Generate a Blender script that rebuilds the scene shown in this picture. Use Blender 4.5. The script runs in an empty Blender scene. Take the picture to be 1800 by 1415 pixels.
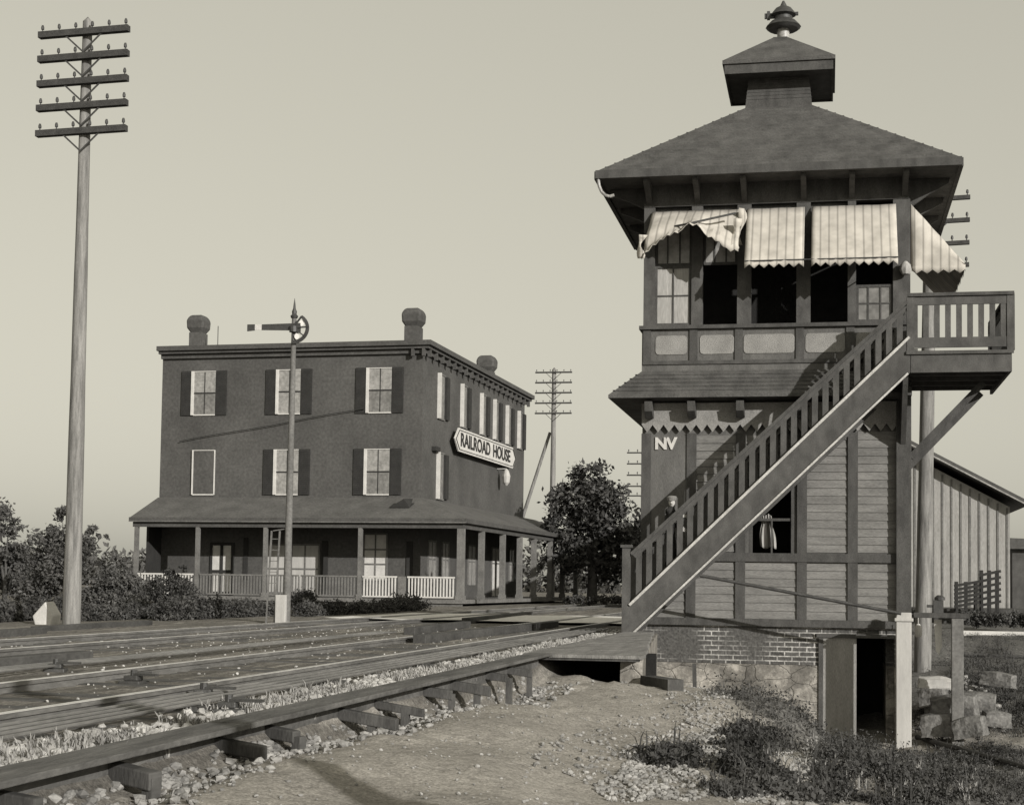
import bpy, math, random
import numpy as np
from mathutils import Vector, Matrix, noise
R = math.radians
rnd = random.Random(7)
SC = bpy.context.scene
COL = SC.collection

# ------------------------------------------------------------------ camera
F = 2750.0; SH = 165.968; CZ = 0.85
cam_d = bpy.data.cameras.new('camera'); cam = bpy.data.objects.new('camera', cam_d); COL.objects.link(cam)
CM = Matrix.Rotation(R(11.43684), 4, 'Z') @ Matrix.Rotation(R(93.2), 4, 'X') @ Matrix.Rotation(R(0.80188), 4, 'Z')
cam.matrix_world = Matrix.Translation((0, 0, CZ)) @ CM
cam_d.sensor_width = 36; cam_d.lens = 36 * F / 1800; cam_d.shift_y = SH / 1800
cam_d.clip_start = 0.1; cam_d.clip_end = 5000
SC.camera = cam
# ------------------------------------------------------------------ light
SUN_AZ, SUN_EL = 46.0, 17.5           # azimuth from -Y towards +X
sd = Vector((math.sin(R(SUN_AZ)) * math.cos(R(SUN_EL)), -math.cos(R(SUN_AZ)) * math.cos(R(SUN_EL)), math.sin(R(SUN_EL))))
w = bpy.data.worlds.new('World'); SC.world = w; w.use_nodes = True
nt = w.node_tree; nt.nodes.clear()
sky = nt.nodes.new('ShaderNodeTexSky'); sky.sky_type = 'NISHITA'; sky.sun_disc = False
sky.sun_elevation = R(SUN_EL); sky.sun_rotation = math.atan2(sd.x, sd.y); sky.dust_density = 2.5; sky.altitude = 0
sep = nt.nodes.new('ShaderNodeSeparateColor'); nt.links.new(sky.outputs[0], sep.inputs[0])
comb = nt.nodes.new('ShaderNodeCombineColor')
SKY_GAMMA = 0.4; SKY_GAIN = 3.62
pw = nt.nodes.new('ShaderNodeMath'); pw.operation = 'POWER'; pw.inputs[1].default_value = SKY_GAMMA
avg = nt.nodes.new('ShaderNodeMath'); avg.operation = 'ADD'; nt.links.new(sep.outputs[2], avg.inputs[0]); nt.links.new(sep.outputs[0], avg.inputs[1])
hlf = nt.nodes.new('ShaderNodeMath'); hlf.operation = 'MULTIPLY'; hlf.inputs[1].default_value = .5; nt.links.new(avg.outputs[0], hlf.inputs[0]); nt.links.new(hlf.outputs[0], pw.inputs[0])
for i, k in enumerate((1.0, 0.965, 0.815)):
    m = nt.nodes.new('ShaderNodeMath'); m.operation = 'MULTIPLY'; m.inputs[1].default_value = k * SKY_GAIN
    nt.links.new(pw.outputs[0], m.inputs[0]); nt.links.new(m.outputs[0], comb.inputs[i])
bg = nt.nodes.new('ShaderNodeBackground'); bg.inputs[1].default_value = 0.10
nt.links.new(comb.outputs[0], bg.inputs[0])
wo = nt.nodes.new('ShaderNodeOutputWorld'); nt.links.new(bg.outputs[0], wo.inputs[0])
sl = bpy.data.lights.new('sun', 'SUN'); sl.energy = 4.6; sl.angle = R(0.5); sl.color = (1, 0.98, 0.94)
so = bpy.data.objects.new('sun', sl); COL.objects.link(so); so.rotation_euler = sd.to_track_quat('Z', 'Y').to_euler()
so.location = (20, -20, 30)
SC.view_settings.view_transform = 'Standard'; SC.view_settings.look = 'None'; SC.view_settings.exposure = 0; SC.view_settings.gamma = 1

# ------------------------------------------------------------------ materials
def G(v): return (v, v * 0.965, v * 0.91, 1)
def newmat(name, rough=0.8, spec=0.3):
    m = bpy.data.materials.new(name); m.use_nodes = True
    b = m.node_tree.nodes['Principled BSDF']; b.inputs['Roughness'].default_value = rough
    b.inputs['Specular IOR Level'].default_value = spec
    return m, m.node_tree, b
def N(t, kind, **kw):
    n = t.nodes.new(kind)
    for k, v in kw.items(): setattr(n, k, v)
    return n
def coords(t, stretch=(1, 1, 1)):
    tc = N(t, 'ShaderNodeTexCoord'); mp = N(t, 'ShaderNodeMapping'); mp.inputs['Scale'].default_value = stretch
    t.links.new(tc.outputs['Object'], mp.inputs[0]); return mp.outputs[0]
def ramp(t, src, stops):
    r = N(t, 'ShaderNodeValToRGB'); e = r.color_ramp.elements
    while len(e) < len(stops): e.new(0.5)
    for i, (p, v) in enumerate(stops): e[i].position = p; e[i].color = G(v)
    t.links.new(src, r.inputs[0]); return r.outputs[0]
def mix(t, a, b, f, mode='MIX'):
    n = N(t, 'ShaderNodeMix', data_type='RGBA', blend_type=mode)
    for s, x in ((n.inputs[6], a), (n.inputs[7], b), (n.inputs[0], f)):
        if hasattr(x, 'links'): t.links.new(x, s)
        else: s.default_value = x
    return n.outputs[2]
def noisy(name, v1, v2, scale=3, stretch=(1, 1, 1), rough=0.85, bump=0.2, fine=40, spec=0.25, c1=0.35, c2=0.65, bd=0.02, grain=.2):
    """two-scale mottled surface: broad weathering plus fine grain"""
    m, t, b = newmat(name, rough, spec)
    c = coords(t, stretch)
    n1 = N(t, 'ShaderNodeTexNoise'); n1.inputs['Scale'].default_value = scale; n1.inputs['Detail'].default_value = 8; n1.inputs['Roughness'].default_value = 0.65
    n2 = N(t, 'ShaderNodeTexNoise'); n2.inputs['Scale'].default_value = fine; n2.inputs['Detail'].default_value = 3
    t.links.new(c, n1.inputs[0]); t.links.new(c, n2.inputs[0])
    a = ramp(t, n1.outputs[0], [(c1, v1), (c2, v2)])
    g = N(t, 'ShaderNodeMapRange'); t.links.new(n2.outputs[0], g.inputs[0])
    g.inputs[1].default_value = 0.3; g.inputs[2].default_value = 0.7; g.inputs[3].default_value = 1 - grain; g.inputs[4].default_value = 1 + grain
    o = mix(t, a, g.outputs[0], 1.0, 'MULTIPLY')
    t.links.new(o, b.inputs['Base Color'])
    if bump:
        bp = N(t, 'ShaderNodeBump'); bp.inputs['Strength'].default_value = bump; bp.inputs['Distance'].default_value = bd
        t.links.new(n2.outputs[0], bp.inputs['Height']); t.links.new(bp.outputs[0], b.inputs['Normal'])
    return m
M = {}
M['siding'] = noisy('painted_siding', 0.13, 0.20, 1.6, (0.6, 0.6, 3), fine=30)
M['plainwall'] = noisy('painted_boards', 0.085, 0.125, 1.6, (3, 3, 0.7), fine=30)
M['trim'] = noisy('dark_trim_paint', 0.05, 0.085, 2.5, (2, 2, 0.8), fine=40)
M['stairpaint'] = noisy('stair_paint', 0.055, 0.10, 2.2, (1.5, 1.5, 1), fine=40, grain=.14)
M['litledge'] = noisy('lit_ledge_pale', 0.34, 0.5, 4, fine=40)  # pale colour paints the lit upper edge along the stair stringer
M['roof'] = noisy('roof_shingle', 0.055, 0.10, 2.5, (1, 1, 1), fine=35, bump=0.5)
M['metal'] = noisy('dark_iron', 0.03, 0.055, 6, rough=0.55, spec=0.5, fine=60)
M['zinc'] = noisy('weathered_zinc', 0.16, 0.4, 6, rough=0.45, spec=0.6)
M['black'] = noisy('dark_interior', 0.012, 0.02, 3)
M['panel'] = noisy('pale_panel', 0.2, 0.27, 3, fine=60, bump=0.6)
M['frieze'] = noisy('pale_frieze', 0.2, 0.28, 4)
M['white'] = noisy('white_paint', 0.46, 0.58, 3, fine=30, grain=.07)
M['offwhite'] = noisy('dull_white_paint', 0.36, 0.46, 2, (3, 3, .5), fine=30, bump=.05, grain=.06)
M['housewall'] = noisy('house_wall', 0.060, 0.092, 0.45, fine=9, bump=0.3, bd=0.01)
M['shutter'] = noisy('dark_shutter', 0.025, 0.035, 3)
M['houseroof'] = noisy('porch_roof', 0.085, 0.12, 1.2, fine=12)
M['cornice'] = noisy('cornice_paint', 0.06, 0.085, 1.2, fine=12)
M['porchwood'] = noisy('porch_wood', 0.11, 0.17, 2, fine=20)
M['pole'] = noisy('weathered_pole', 0.11, 0.27, 2.2, (6, 6, 0.5), fine=40)
M['arm'] = noisy('crossarm_wood', 0.035, 0.06, 5)
M['rail'] = noisy('rail_steel', 0.09, 0.18, 4, (1, .2, 1), rough=0.35, spec=0.6)
M['railhead'] = noisy('polished_rail_head', 0.45, 0.6, 4, (1, .2, 1), rough=0.3, spec=0.8, bump=0)
M['tie'] = noisy('creosoted_tie', 0.045, 0.11, 4, (.5, 3, 1))
M['plank'] = noisy('weathered_plank', 0.13, 0.22, 2, (4, .5, 1), fine=25, bump=0.5)
M['trunk'] = noisy('dirty_trunking_plank', 0.06, 0.14, 2.5, (4, .5, 1), fine=25, bump=0.5)
M['darktimber'] = noisy('dark_timber', 0.04, 0.08, 2, (4, .5, 1), fine=25)
M['stone'] = noisy('ballast_stone', 0.2, 0.5, 3, fine=30)
M['gravelmat'] = noisy('bank_gravel', 0.12, 0.36, 5, fine=30)
M['leafmid'] = noisy('grey_foliage', 0.04, 0.10, 1.2, rough=0.6, bump=0, fine=6)
M['blockstone'] = noisy('quarry_stone', 0.07, 0.19, 2.2, fine=18, bump=0.8)
M['shed'] = noisy('shed_boards', 0.24, 0.33, 1.5, (4, 4, .4), fine=15)
M['shedlow'] = noisy('weathered_low_shed', 0.05, 0.09, 1.5)
M['leaf'] = noisy('tree_foliage', 0.03, 0.075, 1.2, rough=0.6, bump=0, fine=6)
M['leafpale'] = noisy('pale_foliage', 0.06, 0.12, 1.2, rough=0.6, bump=0, fine=6)
M['bark'] = noisy('bark', 0.05, 0.09, 4)
M['weed'] = noisy('weed_blades', 0.03, 0.085, 0.9, rough=0.7, bump=0, fine=8)
M['drygrass'] = noisy('dry_grass', 0.2, 0.36, 1.2, rough=0.8, bump=0, fine=8)
M['door'] = noisy('grey_door', 0.2, 0.26, 3, (3, 3, .6), fine=30)
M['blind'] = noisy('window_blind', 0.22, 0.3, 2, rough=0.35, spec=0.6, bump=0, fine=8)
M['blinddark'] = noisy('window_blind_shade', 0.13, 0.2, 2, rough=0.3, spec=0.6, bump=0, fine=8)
M['curtain'] = noisy('pale_curtain', 0.27, 0.36, 2, (6, 6, .5), bump=0.1, fine=12)
M['dust'] = noisy('pale_road_dust', 0.6, 0.75, .7, fine=10)
M['suit'] = noisy('dark_suit', 0.02, 0.035, 5)
M['skin'] = noisy('skin', 0.42, 0.5, 5, bump=0)
M['cap'] = noisy('grey_cap', 0.16, 0.22, 5)
M['lens'] = newmat('lens_glass', .1, .8)[0]; M['lens'].node_tree.nodes['Principled BSDF'].inputs['Base Color'].default_value = G(0.75)
m_, t_, b_ = newmat('sky_reflecting_glass', .06, .8); b_.inputs['Metallic'].default_value = 1.0; b_.inputs['Base Color'].default_value = G(0.95); M['glass'] = m_

def brickmat(name, c1, c2, mort, bw, bh, msz, patchy=True, bump=0.6):
    m, t, b = newmat(name, .9, .15)
    tc = N(t, 'ShaderNodeTexCoord'); s = N(t, 'ShaderNodeSeparateXYZ'); t.links.new(tc.outputs['Object'], s.inputs[0])
    ad = N(t, 'ShaderNodeMath', operation='ADD'); t.links.new(s.outputs[0], ad.inputs[0]); t.links.new(s.outputs[1], ad.inputs[1])
    cb = N(t, 'ShaderNodeCombineXYZ'); t.links.new(ad.outputs[0], cb.inputs[0]); t.links.new(s.outputs[2], cb.inputs[1])
    br = N(t, 'ShaderNodeTexBrick'); t.links.new(cb.outputs[0], br.inputs[0])
    br.inputs['Color1'].default_value = G(c1); br.inputs['Color2'].default_value = G(c2); br.inputs['Mortar'].default_value = G(mort)
    br.inputs['Scale'].default_value = 1; br.inputs['Brick Width'].default_value = bw; br.inputs['Row Height'].default_value = bh
    br.inputs['Mortar Size'].default_value = msz; br.inputs['Mortar Smooth'].default_value = 0.15
    out = br.outputs[0]
    n = N(t, 'ShaderNodeTexNoise'); n.inputs['Scale'].default_value = 1.1; n.inputs['Detail'].default_value = 6; t.links.new(tc.outputs['Object'], n.inputs[0])
    if patchy:
        r = N(t, 'ShaderNodeValToRGB'); r.color_ramp.elements[0].position = 0.40; r.color_ramp.elements[1].position = 0.62
        t.links.new(n.outputs[0], r.inputs[0]); out = mix(t, G((c1 + c2) * .5), out, r.outputs[0])
    n2 = N(t, 'ShaderNodeTexNoise'); n2.inputs['Scale'].default_value = 25; t.links.new(tc.outputs['Object'], n2.inputs[0])
    g = N(t, 'ShaderNodeMapRange'); t.links.new(n2.outputs[0], g.inputs[0]); g.inputs[1].default_value = .3; g.inputs[2].default_value = .7; g.inputs[3].default_value = .65; g.inputs[4].default_value = 1.3
    out = mix(t, out, g.outputs[0], 1.0, 'MULTIPLY')
    t.links.new(out, b.inputs['Base Color'])
    bp = N(t, 'ShaderNodeBump'); bp.inputs['Strength'].default_value = bump; bp.inputs['Distance'].default_value = 0.02
    t.links.new(n2.outputs[0], bp.inputs['Height']); t.links.new(bp.outputs[0], b.inputs['Normal'])
    return m
M['brick'] = brickmat('foundation_brick', .06, .11, .46, .27, .088, .011)
# rubble stone, limewashed in patches
def rubble():
    m, t, b = newmat('rubble_stone', .95, .1)
    tc = N(t, 'ShaderNodeTexCoord'); mp = N(t, 'ShaderNodeMapping'); mp.inputs['Scale'].default_value = (2.3, 2.3, 3.8); t.links.new(tc.outputs['Object'], mp.inputs[0])
    nz = N(t, 'ShaderNodeTexNoise'); nz.inputs['Scale'].default_value = 2; nz.inputs['Detail'].default_value = 3; t.links.new(mp.outputs[0], nz.inputs[0])
    dis = mix(t, (0, 0, 0, 1), nz.outputs[1], 0.25); 
    ad = N(t, 'ShaderNodeVectorMath', operation='ADD'); t.links.new(mp.outputs[0], ad.inputs[0]); t.links.new(dis, ad.inputs[1])
    vo = N(t, 'ShaderNodeTexVoronoi', feature='DISTANCE_TO_EDGE'); vo.inputs['Scale'].default_value = 1.0; t.links.new(ad.outputs[0], vo.inputs[0])
    vc = N(t, 'ShaderNodeTexVoronoi'); vc.inputs['Scale'].default_value = 1.0; t.links.new(ad.outputs[0], vc.inputs[0])
    n = N(t, 'ShaderNodeTexNoise'); n.inputs['Scale'].default_value = 2.4; n.inputs['Detail'].default_value = 9; n.inputs['Roughness'].default_value = .75; t.links.new(tc.outputs['Object'], n.inputs[0])
    base = ramp(t, n.outputs[0], [(.36, .10), (.5, .2), (.64, .44)])
    cell = ramp(t, vc.outputs['Color'], [(.1, .7), (.9, 1.1)])
    base = mix(t, base, cell, .8, 'MULTIPLY')
    cr = ramp(t, vo.outputs[0], [(.0, .5), (.03, 1.0)])
    base = mix(t, base, cr, .16, 'MULTIPLY')
    t.links.new(base, b.inputs['Base Color'])
    bp = N(t, 'ShaderNodeBump'); bp.inputs['Strength'].default_value = .9; bp.inputs['Distance'].default_value = 0.06
    hm = mix(t, n.outputs[0], cr, .5); t.links.new(hm, bp.inputs['Height']); t.links.new(bp.outputs[0], b.inputs['Normal'])
    return m
M['rubble'] = rubble()
# striped awning canvas
def canvas():
    m, t, b = newmat('striped_canvas', .9, .1)
    tc = N(t, 'ShaderNodeTexCoord'); s = N(t, 'ShaderNodeSeparateXYZ'); t.links.new(tc.outputs['UV'], s.inputs[0])
    mu = N(t, 'ShaderNodeMath', operation='MULTIPLY'); mu.inputs[1].default_value = 1 / 0.155; t.links.new(s.outputs[0], mu.inputs[0])
    fr = N(t, 'ShaderNodeMath', operation='FRACT'); t.links.new(mu.outputs[0], fr.inputs[0])
    st = ramp(t, fr.outputs[0], [(.0, .31), (.08, .31), (.2, .50), (.9, .50), (.98, .31)])
    n = N(t, 'ShaderNodeTexNoise'); n.inputs['Scale'].default_value = 4; n.inputs['Detail'].default_value = 6; t.links.new(tc.outputs['Object'], n.inputs[0])
    g = ramp(t, n.outputs[0], [(.3, .78), (.65, 1.05)])
    o = mix(t, st, g, 1.0, 'MULTIPLY'); t.links.new(o, b.inputs['Base Color'])
    return m
M['canvas'] = canvas()

# ------------------------------------------------------------------ helpers
_t = (1 + 5 ** .5) / 2
ICO = [tuple(Vector(v).normalized()) for v in [(-1, _t, 0), (1, _t, 0), (-1, -_t, 0), (1, -_t, 0), (0, -1, _t), (0, 1, _t), (0, -1, -_t), (0, 1, -_t), (_t, 0, -1), (_t, 0, 1), (-_t, 0, -1), (-_t, 0, 1)]]
ICOF = [(0, 11, 5), (0, 5, 1), (0, 1, 7), (0, 7, 10), (0, 10, 11), (1, 5, 9), (5, 11, 4), (11, 10, 2), (10, 7, 6), (7, 1, 8), (3, 9, 4), (3, 4, 2), (3, 2, 6), (3, 6, 8), (3, 8, 9), (4, 9, 5), (2, 4, 11), (6, 2, 10), (8, 6, 7), (9, 8, 1)]
FR = {}
class MB:
    def __init__(s): s.v = []; s.f = []; s.uv = None
    def add(s, vs, fs):
        n = len(s.v); s.v += [tuple(p) for p in vs]; s.f += [tuple(i + n for i in f) for f in fs]; return s
    def box(s, x0, x1, y0, y1, z0, z1):
        return s.add([(x0, y0, z0), (x1, y0, z0), (x1, y1, z0), (x0, y1, z0), (x0, y0, z1), (x1, y0, z1), (x1, y1, z1), (x0, y1, z1)],
                     [(0, 3, 2, 1), (4, 5, 6, 7), (0, 1, 5, 4), (1, 2, 6, 5), (2, 3, 7, 6), (3, 0, 4, 7)])
    def bar(s, p, q, w, h, up=(0, 0, 1)):
        p = Vector(p); q = Vector(q); d = (q - p).normalized(); u = Vector(up)
        a = d.cross(u)
        if a.length < 1e-4: a = d.cross(Vector((1, 0, 0)))
        a.normalize(); b = a.cross(d).normalized(); a *= w / 2; b *= h / 2
        vs = [p - a - b, p + a - b, p + a + b, p - a + b, q - a - b, q + a - b, q + a + b, q - a + b]
        return s.add(vs, [(0, 3, 2, 1), (4, 5, 6, 7), (0, 1, 5, 4), (1, 2, 6, 5), (2, 3, 7, 6), (3, 0, 4, 7)])
    def tube(s, p, q, r0, r1=None, n=10, cap=True):
        if r1 is None: r1 = r0
        p = Vector(p); q = Vector(q); d = (q - p).normalized()
        a = d.cross(Vector((0, 0, 1)))
        if a.length < 1e-3: a = Vector((1, 0, 0))
        a.normalize(); b = d.cross(a).normalized(); vs = []
        for c, r in ((p, r0), (q, r1)):
            for i in range(n):
                t = 2 * math.pi * i / n; vs.append(c + a * math.cos(t) * r + b * math.sin(t) * r)
        fs = [(i, (i + 1) % n, n + (i + 1) % n, n + i) for i in range(n)]
        if cap: fs += [tuple(range(n))[::-1], tuple(range(n, 2 * n))]
        return s.add(vs, fs)
    def lathe(s, c, prof, n=16):
        vs = []; fs = []
        for r, z in prof:
            for i in range(n):
                t = 2 * math.pi * i / n; vs.append((c[0] + r * math.cos(t), c[1] + r * math.sin(t), c[2] + z))
        k = len(prof)
        for j in range(k - 1):
            for i in range(n): fs.append((j * n + i, j * n + (i + 1) % n, (j + 1) * n + (i + 1) % n, (j + 1) * n + i))
        fs += [tuple(range(n))[::-1], tuple(range((k - 1) * n, k * n))]
        return s.add(vs, fs)
    def prism(s, poly, d):
        """poly: list of 3d points, d: extrusion vector"""
        n = len(poly); d = Vector(d); P = [Vector(p) for p in poly]
        return s.add(P + [p + d for p in P], [tuple(range(n))[::-1], tuple(range(n, 2 * n))] + [(i, (i + 1) % n, n + (i + 1) % n, n + i) for i in range(n)])
    def rock(s, c, r, seed=None, sq=(1, 1, .7)):
        q = rnd; ang = q.random() * 6.28; ca, sa = math.cos(ang), math.sin(ang); vs = []
        sx, sy = sq[0] * q.uniform(.7, 1.25), sq[1] * q.uniform(.6, 1.1)
        for x, y, z in ICO:
            k = r * q.uniform(.62, 1.05); x *= k * sx; y *= k * sy; z *= k * sq[2]
            vs.append((c[0] + x * ca - y * sa, c[1] + x * sa + y * ca, c[2] + z))
        return s.add(vs, ICOF)
    def build(s, name, mat, parent=None, smooth=False, local=False, bevel=0):
        vs = s.v
        if parent is not None:
            lo, rz = FR[parent.as_pointer()]
            if not local:
                c, sn = math.cos(-rz), math.sin(-rz)
                vs = [((x - lo[0]) * c - (y - lo[1]) * sn, (x - lo[0]) * sn + (y - lo[1]) * c, z - lo[2]) for x, y, z in vs]
        me = bpy.data.meshes.new(name); me.from_pydata(vs, [], s.f); me.materials.append(M[mat] if isinstance(mat, str) else mat)
        if s.uv:
            u = me.uv_layers.new(name='UVMap')
            for l in me.loops: u.data[l.index].uv = s.uv[l.vertex_index]
        if smooth:
            me.polygons.foreach_set('use_smooth', [True] * len(me.polygons)); me.set_sharp_from_angle(angle=R(40))
        me.update()
        o = bpy.data.objects.new(name, me); COL.objects.link(o)
        if parent is not None: o.parent = parent; FR[o.as_pointer()] = FR[parent.as_pointer()]
        else: FR[o.as_pointer()] = ((0, 0, 0), 0)
        if bevel:
            b = o.modifiers.new('bevel', 'BEVEL'); b.width = bevel; b.segments = 2; b.limit_method = 'ANGLE'
        return o
def tag(o, label, cat, group=None):
    o['label'] = label; o['category'] = cat
    if group: o['group'] = group
    return o
def thing(name, label, cat, loc=(0, 0, 0), rz=0, group=None):
    o = bpy.data.objects.new(name, None); COL.objects.link(o); o.location = loc; o.rotation_euler = (0, 0, rz)
    o.empty_display_size = .3; FR[o.as_pointer()] = (tuple(loc), rz)
    return tag(o, label, cat, group)
def single(mb, name, mat, label, cat, loc=None, group=None, smooth=False, bevel=0):
    """a thing that is one mesh; its origin goes to loc"""
    if loc: mb.v = [(x - loc[0], y - loc[1], z - loc[2]) for x, y, z in mb.v]
    o = mb.build(name, mat, None, smooth, bevel=bevel)
    if loc: o.location = loc
    return tag(o, label, cat, group)
def kids(o): return [c for c in bpy.data.objects if c.parent == o]
def copy_tree(o, parent=None):
    ks = kids(o); c = o.copy(); COL.objects.link(c); c.parent = parent; FR[c.as_pointer()] = FR[o.as_pointer()]
    for k in ks: copy_tree(k, c)
    return c
def ray(px, py): return (CM.to_3x3() @ Vector(((px - 900) / F, -(py - SH - 707.5) / F, -1.0)))
def onY(px, py, Y):
    d = ray(px, py); t = Y / d.y; return Vector((d.x * t, Y, d.z * t + CZ))
def textmesh(s, size, ext, off=.012):
    cu = bpy.data.curves.new('t', 'FONT'); cu.body = s; cu.size = size; cu.extrude = ext; cu.align_x = 'CENTER'; cu.align_y = 'CENTER'; cu.offset = off * size
    ob = bpy.data.objects.new('t', cu); COL.objects.link(ob); bpy.context.view_layer.update()
    me = bpy.data.meshes.new_from_object(ob.evaluated_get(bpy.context.evaluated_depsgraph_get()))
    vs = [tuple(v.co) for v in me.vertices]; fs = [tuple(p.vertices) for p in me.polygons]
    bpy.data.objects.remove(ob); bpy.data.curves.remove(cu); bpy.data.meshes.remove(me)
    return vs, fs
def sm(a, b, x):
    t = min(1, max(0, (x - a) / (b - a))); return t * t * (3 - 2 * t)

# ------------------------------------------------------------------ ground
CP = np.array([(-3.0,4,-.05),(-3.0,8,-.08),(-2.9,12,-.15),(-2.9,18,-.27),(-1.9,7.2,-.2),(-1.5,4,-.25),(-1,12,-.35),(-1.5,18,-.37),(-.5,8,-.4),
 (0,4,-.5),(2,4,-.8),(2,8,-.9),(.6,12,-.75),(-.3,15,-.7),(3,12,-1.3),(1.5,17,-1.35),(4,18,-1.5),(-2.6,22,-.45),(-3.1,26,-.62),(-3.3,29.2,-.78),
 (-2.7,29.3,-1.05),(-2.3,25,-.75),(-2.2,29.3,-1.38),(-1.75,29.3,-1.72),(-1.7,27,-1.35),(-1.2,23.5,-1.05),(-1.3,21,-.75),(-.4,22,-1.3),(0,25,-1.75),(0,29,-1.93),(-.8,27.5,-1.75),(1.3,28,-1.9),
 (1.3,25,-1.85),(2,24,-1.8),(3,29,-1.75),(1,20,-1.5),(5,22,-1.6),(5,30,-1.35),(4,36,-.85),(3,33,-1.2),(8,30,-.9),(5,45,-.45),(3,55,-.3),(0,60,-.1),(8,60,-.2),
 (12,40,-.3),(12,20,-1.3),(8,10,-1.5),(8,4,-1.2),(-3.2,36,-.1),(-1,42,-.2),(-3.2,50,0),(25,30,-.3),(25,5,-.6),(3,0,-1),(-1,0,-.5),(-3,0,-.05)])
def gz(x, y):
    d = (CP[:, 0] - x) ** 2 + ((CP[:, 1] - y) * .8) ** 2
    ww = 1 / (d + .12) ** 2.2
    g = float((ww * CP[:, 2]).sum() / ww.sum())
    far = max(sm(60, 90, y), sm(20, 45, x)); g *= 1 - far
    bed = -.045 * sm(-12.2, -11.3, x) * (1 - sm(170, 200, y))
    s = sm(-3.50, -3.28, x)
    z = bed * (1 - s) + (g - .10 * (1 - sm(-3.2, -2.7, x)) * (1 - sm(17, 19, y))) * s
    amp = .012 + .05 * s * sm(13, 22, y) + .03 * s
    if -30 < x < 15 and y < 62:
        z += amp * (noise.noise((x * 1.3, y * 1.3, 0)) + .5 * noise.noise((x * 4, y * 4, 3))) + s * .018 * noise.noise((x * 3.1 + y * 2, y * 2.4 - x, 21))
        z += .012 * noise.noise((x * 11, y * 9, 7))
    return z
def soil(x, y):
    """0 cinder bed, 1 sand, 2 weedy bank"""
    s = sm(-3.42, -3.1, x)
    # rank growth on the falling bank and lower ground
    t = sm(-1.6 , -.9, x + .9 * noise.noise((x * .7, y * .5, 2)) - (y - 22) * -.06) * sm(14, 18, y)
    t = max(t, sm(-.3, .7, x + .5 * noise.noise((x, y * .7, 5))) * sm(10, 13, y))
    path = sm(27.0, 27.9, y) * (1 - sm(30, 32, y)) * .8
    return s * (1 + t * (1 - path)), s
def grid(a, b, st): return list(np.arange(a, b, st))
xs = [-900, -600, -400, -250, -160, -110, -80, -60, -45, -35] + grid(-28, -13, 1.0) + grid(-13, -3.6, .22) + grid(-3.6, 3.4, .085) + grid(3.4, 12, .35) + [13, 15, 18, 22, 27, 33, 40, 60, 90, 150, 250, 500, 900]
ys = [-80, -40, -20, -8, -3, 0, 2] + grid(3, 6, .3) + grid(6, 31, .11) + grid(31, 62, .5) + [63, 65, 68, 72, 77, 83, 90, 100, 115, 130, 150, 180, 220, 300, 450, 700, 1100, 1800]
gv = []; cs = []
for y in ys:
    for x in xs:
        gv.append((x, y, gz(x, y))); cs.append(soil(x, y)[0])
nx = len(xs)
gf = [(j * nx + i, j * nx + i + 1, (j + 1) * nx + i + 1, (j + 1) * nx + i) for j in range(len(ys) - 1) for i in range(nx - 1)]
def groundmat():
    m, t, b = newmat('ground_soil', .95, .1)
    at = N(t, 'ShaderNodeAttribute', attribute_name='soil')
    tc = N(t, 'ShaderNodeTexCoord')
    def nz(sc, det, ro=.6, st=(1, 1, 1)):
        mp = N(t, 'ShaderNodeMapping'); mp.inputs['Scale'].default_value = st; t.links.new(tc.outputs['Object'], mp.inputs[0])
        n = N(t, 'ShaderNodeTexNoise'); n.inputs['Scale'].default_value = sc; n.inputs['Detail'].default_value = det; n.inputs['Roughness'].default_value = ro
        t.links.new(mp.outputs[0], n.inputs[0]); return n.outputs[0]
    n1 = nz(1.1, 8); n2 = nz(14, 6, .7); n3 = nz(2.2, 6, .7, (3, .12, 1)); n4 = nz(60, 2)
    cind = ramp(t, n3, [(.32, .085), (.5, .15), (.66, .30)])
    cind = mix(t, cind, ramp(t, n2, [(.3, .6), (.7, 1.35)]), 1.0, 'MULTIPLY')
    sand = ramp(t, n1, [(.3, .23), (.5, .28), (.7, .35)])
    sand = mix(t, sand, ramp(t, n2, [(.3, .72), (.7, 1.22)]), 1.0, 'MULTIPLY')
    bank = ramp(t, n2, [(.35, .07), (.55, .13), (.72, .26)])
    f1 = N(t, 'ShaderNodeMapRange'); t.links.new(at.outputs['Fac'], f1.inputs[0])
    f2 = N(t, 'ShaderNodeMapRange'); t.links.new(at.outputs['Fac'], f2.inputs[0]); f2.inputs[1].default_value = 1; f2.inputs[2].default_value = 2
    o = mix(t, mix(t, cind, sand, f1.outputs[0]), bank, f2.outputs[0])
    gr = N(t, 'ShaderNodeMapRange'); t.links.new(n4, gr.inputs[0]); gr.inputs[1].default_value = .3; gr.inputs[2].default_value = .7; gr.inputs[3].default_value = .7; gr.inputs[4].default_value = 1.3
    o = mix(t, o, gr.outputs[0], 1.0, 'MULTIPLY')
    t.links.new(o, b.inputs['Base Color'])
    bp = N(t, 'ShaderNodeBump'); bp.inputs['Strength'].default_value = .8; bp.inputs['Distance'].default_value = 0.03
    t.links.new(n2, bp.inputs['Height']); t.links.new(bp.outputs[0], b.inputs['Normal'])
    return m
me = bpy.data.meshes.new('ground'); me.from_pydata(gv, [], gf); me.materials.append(groundmat())
a = me.attributes.new('soil', 'FLOAT', 'POINT'); a.data.foreach_set('value', cs)
me.polygons.foreach_set('use_smooth', [True] * len(me.polygons))
go = bpy.data.objects.new('ground', me); COL.objects.link(go); go['kind'] = 'structure'

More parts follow.
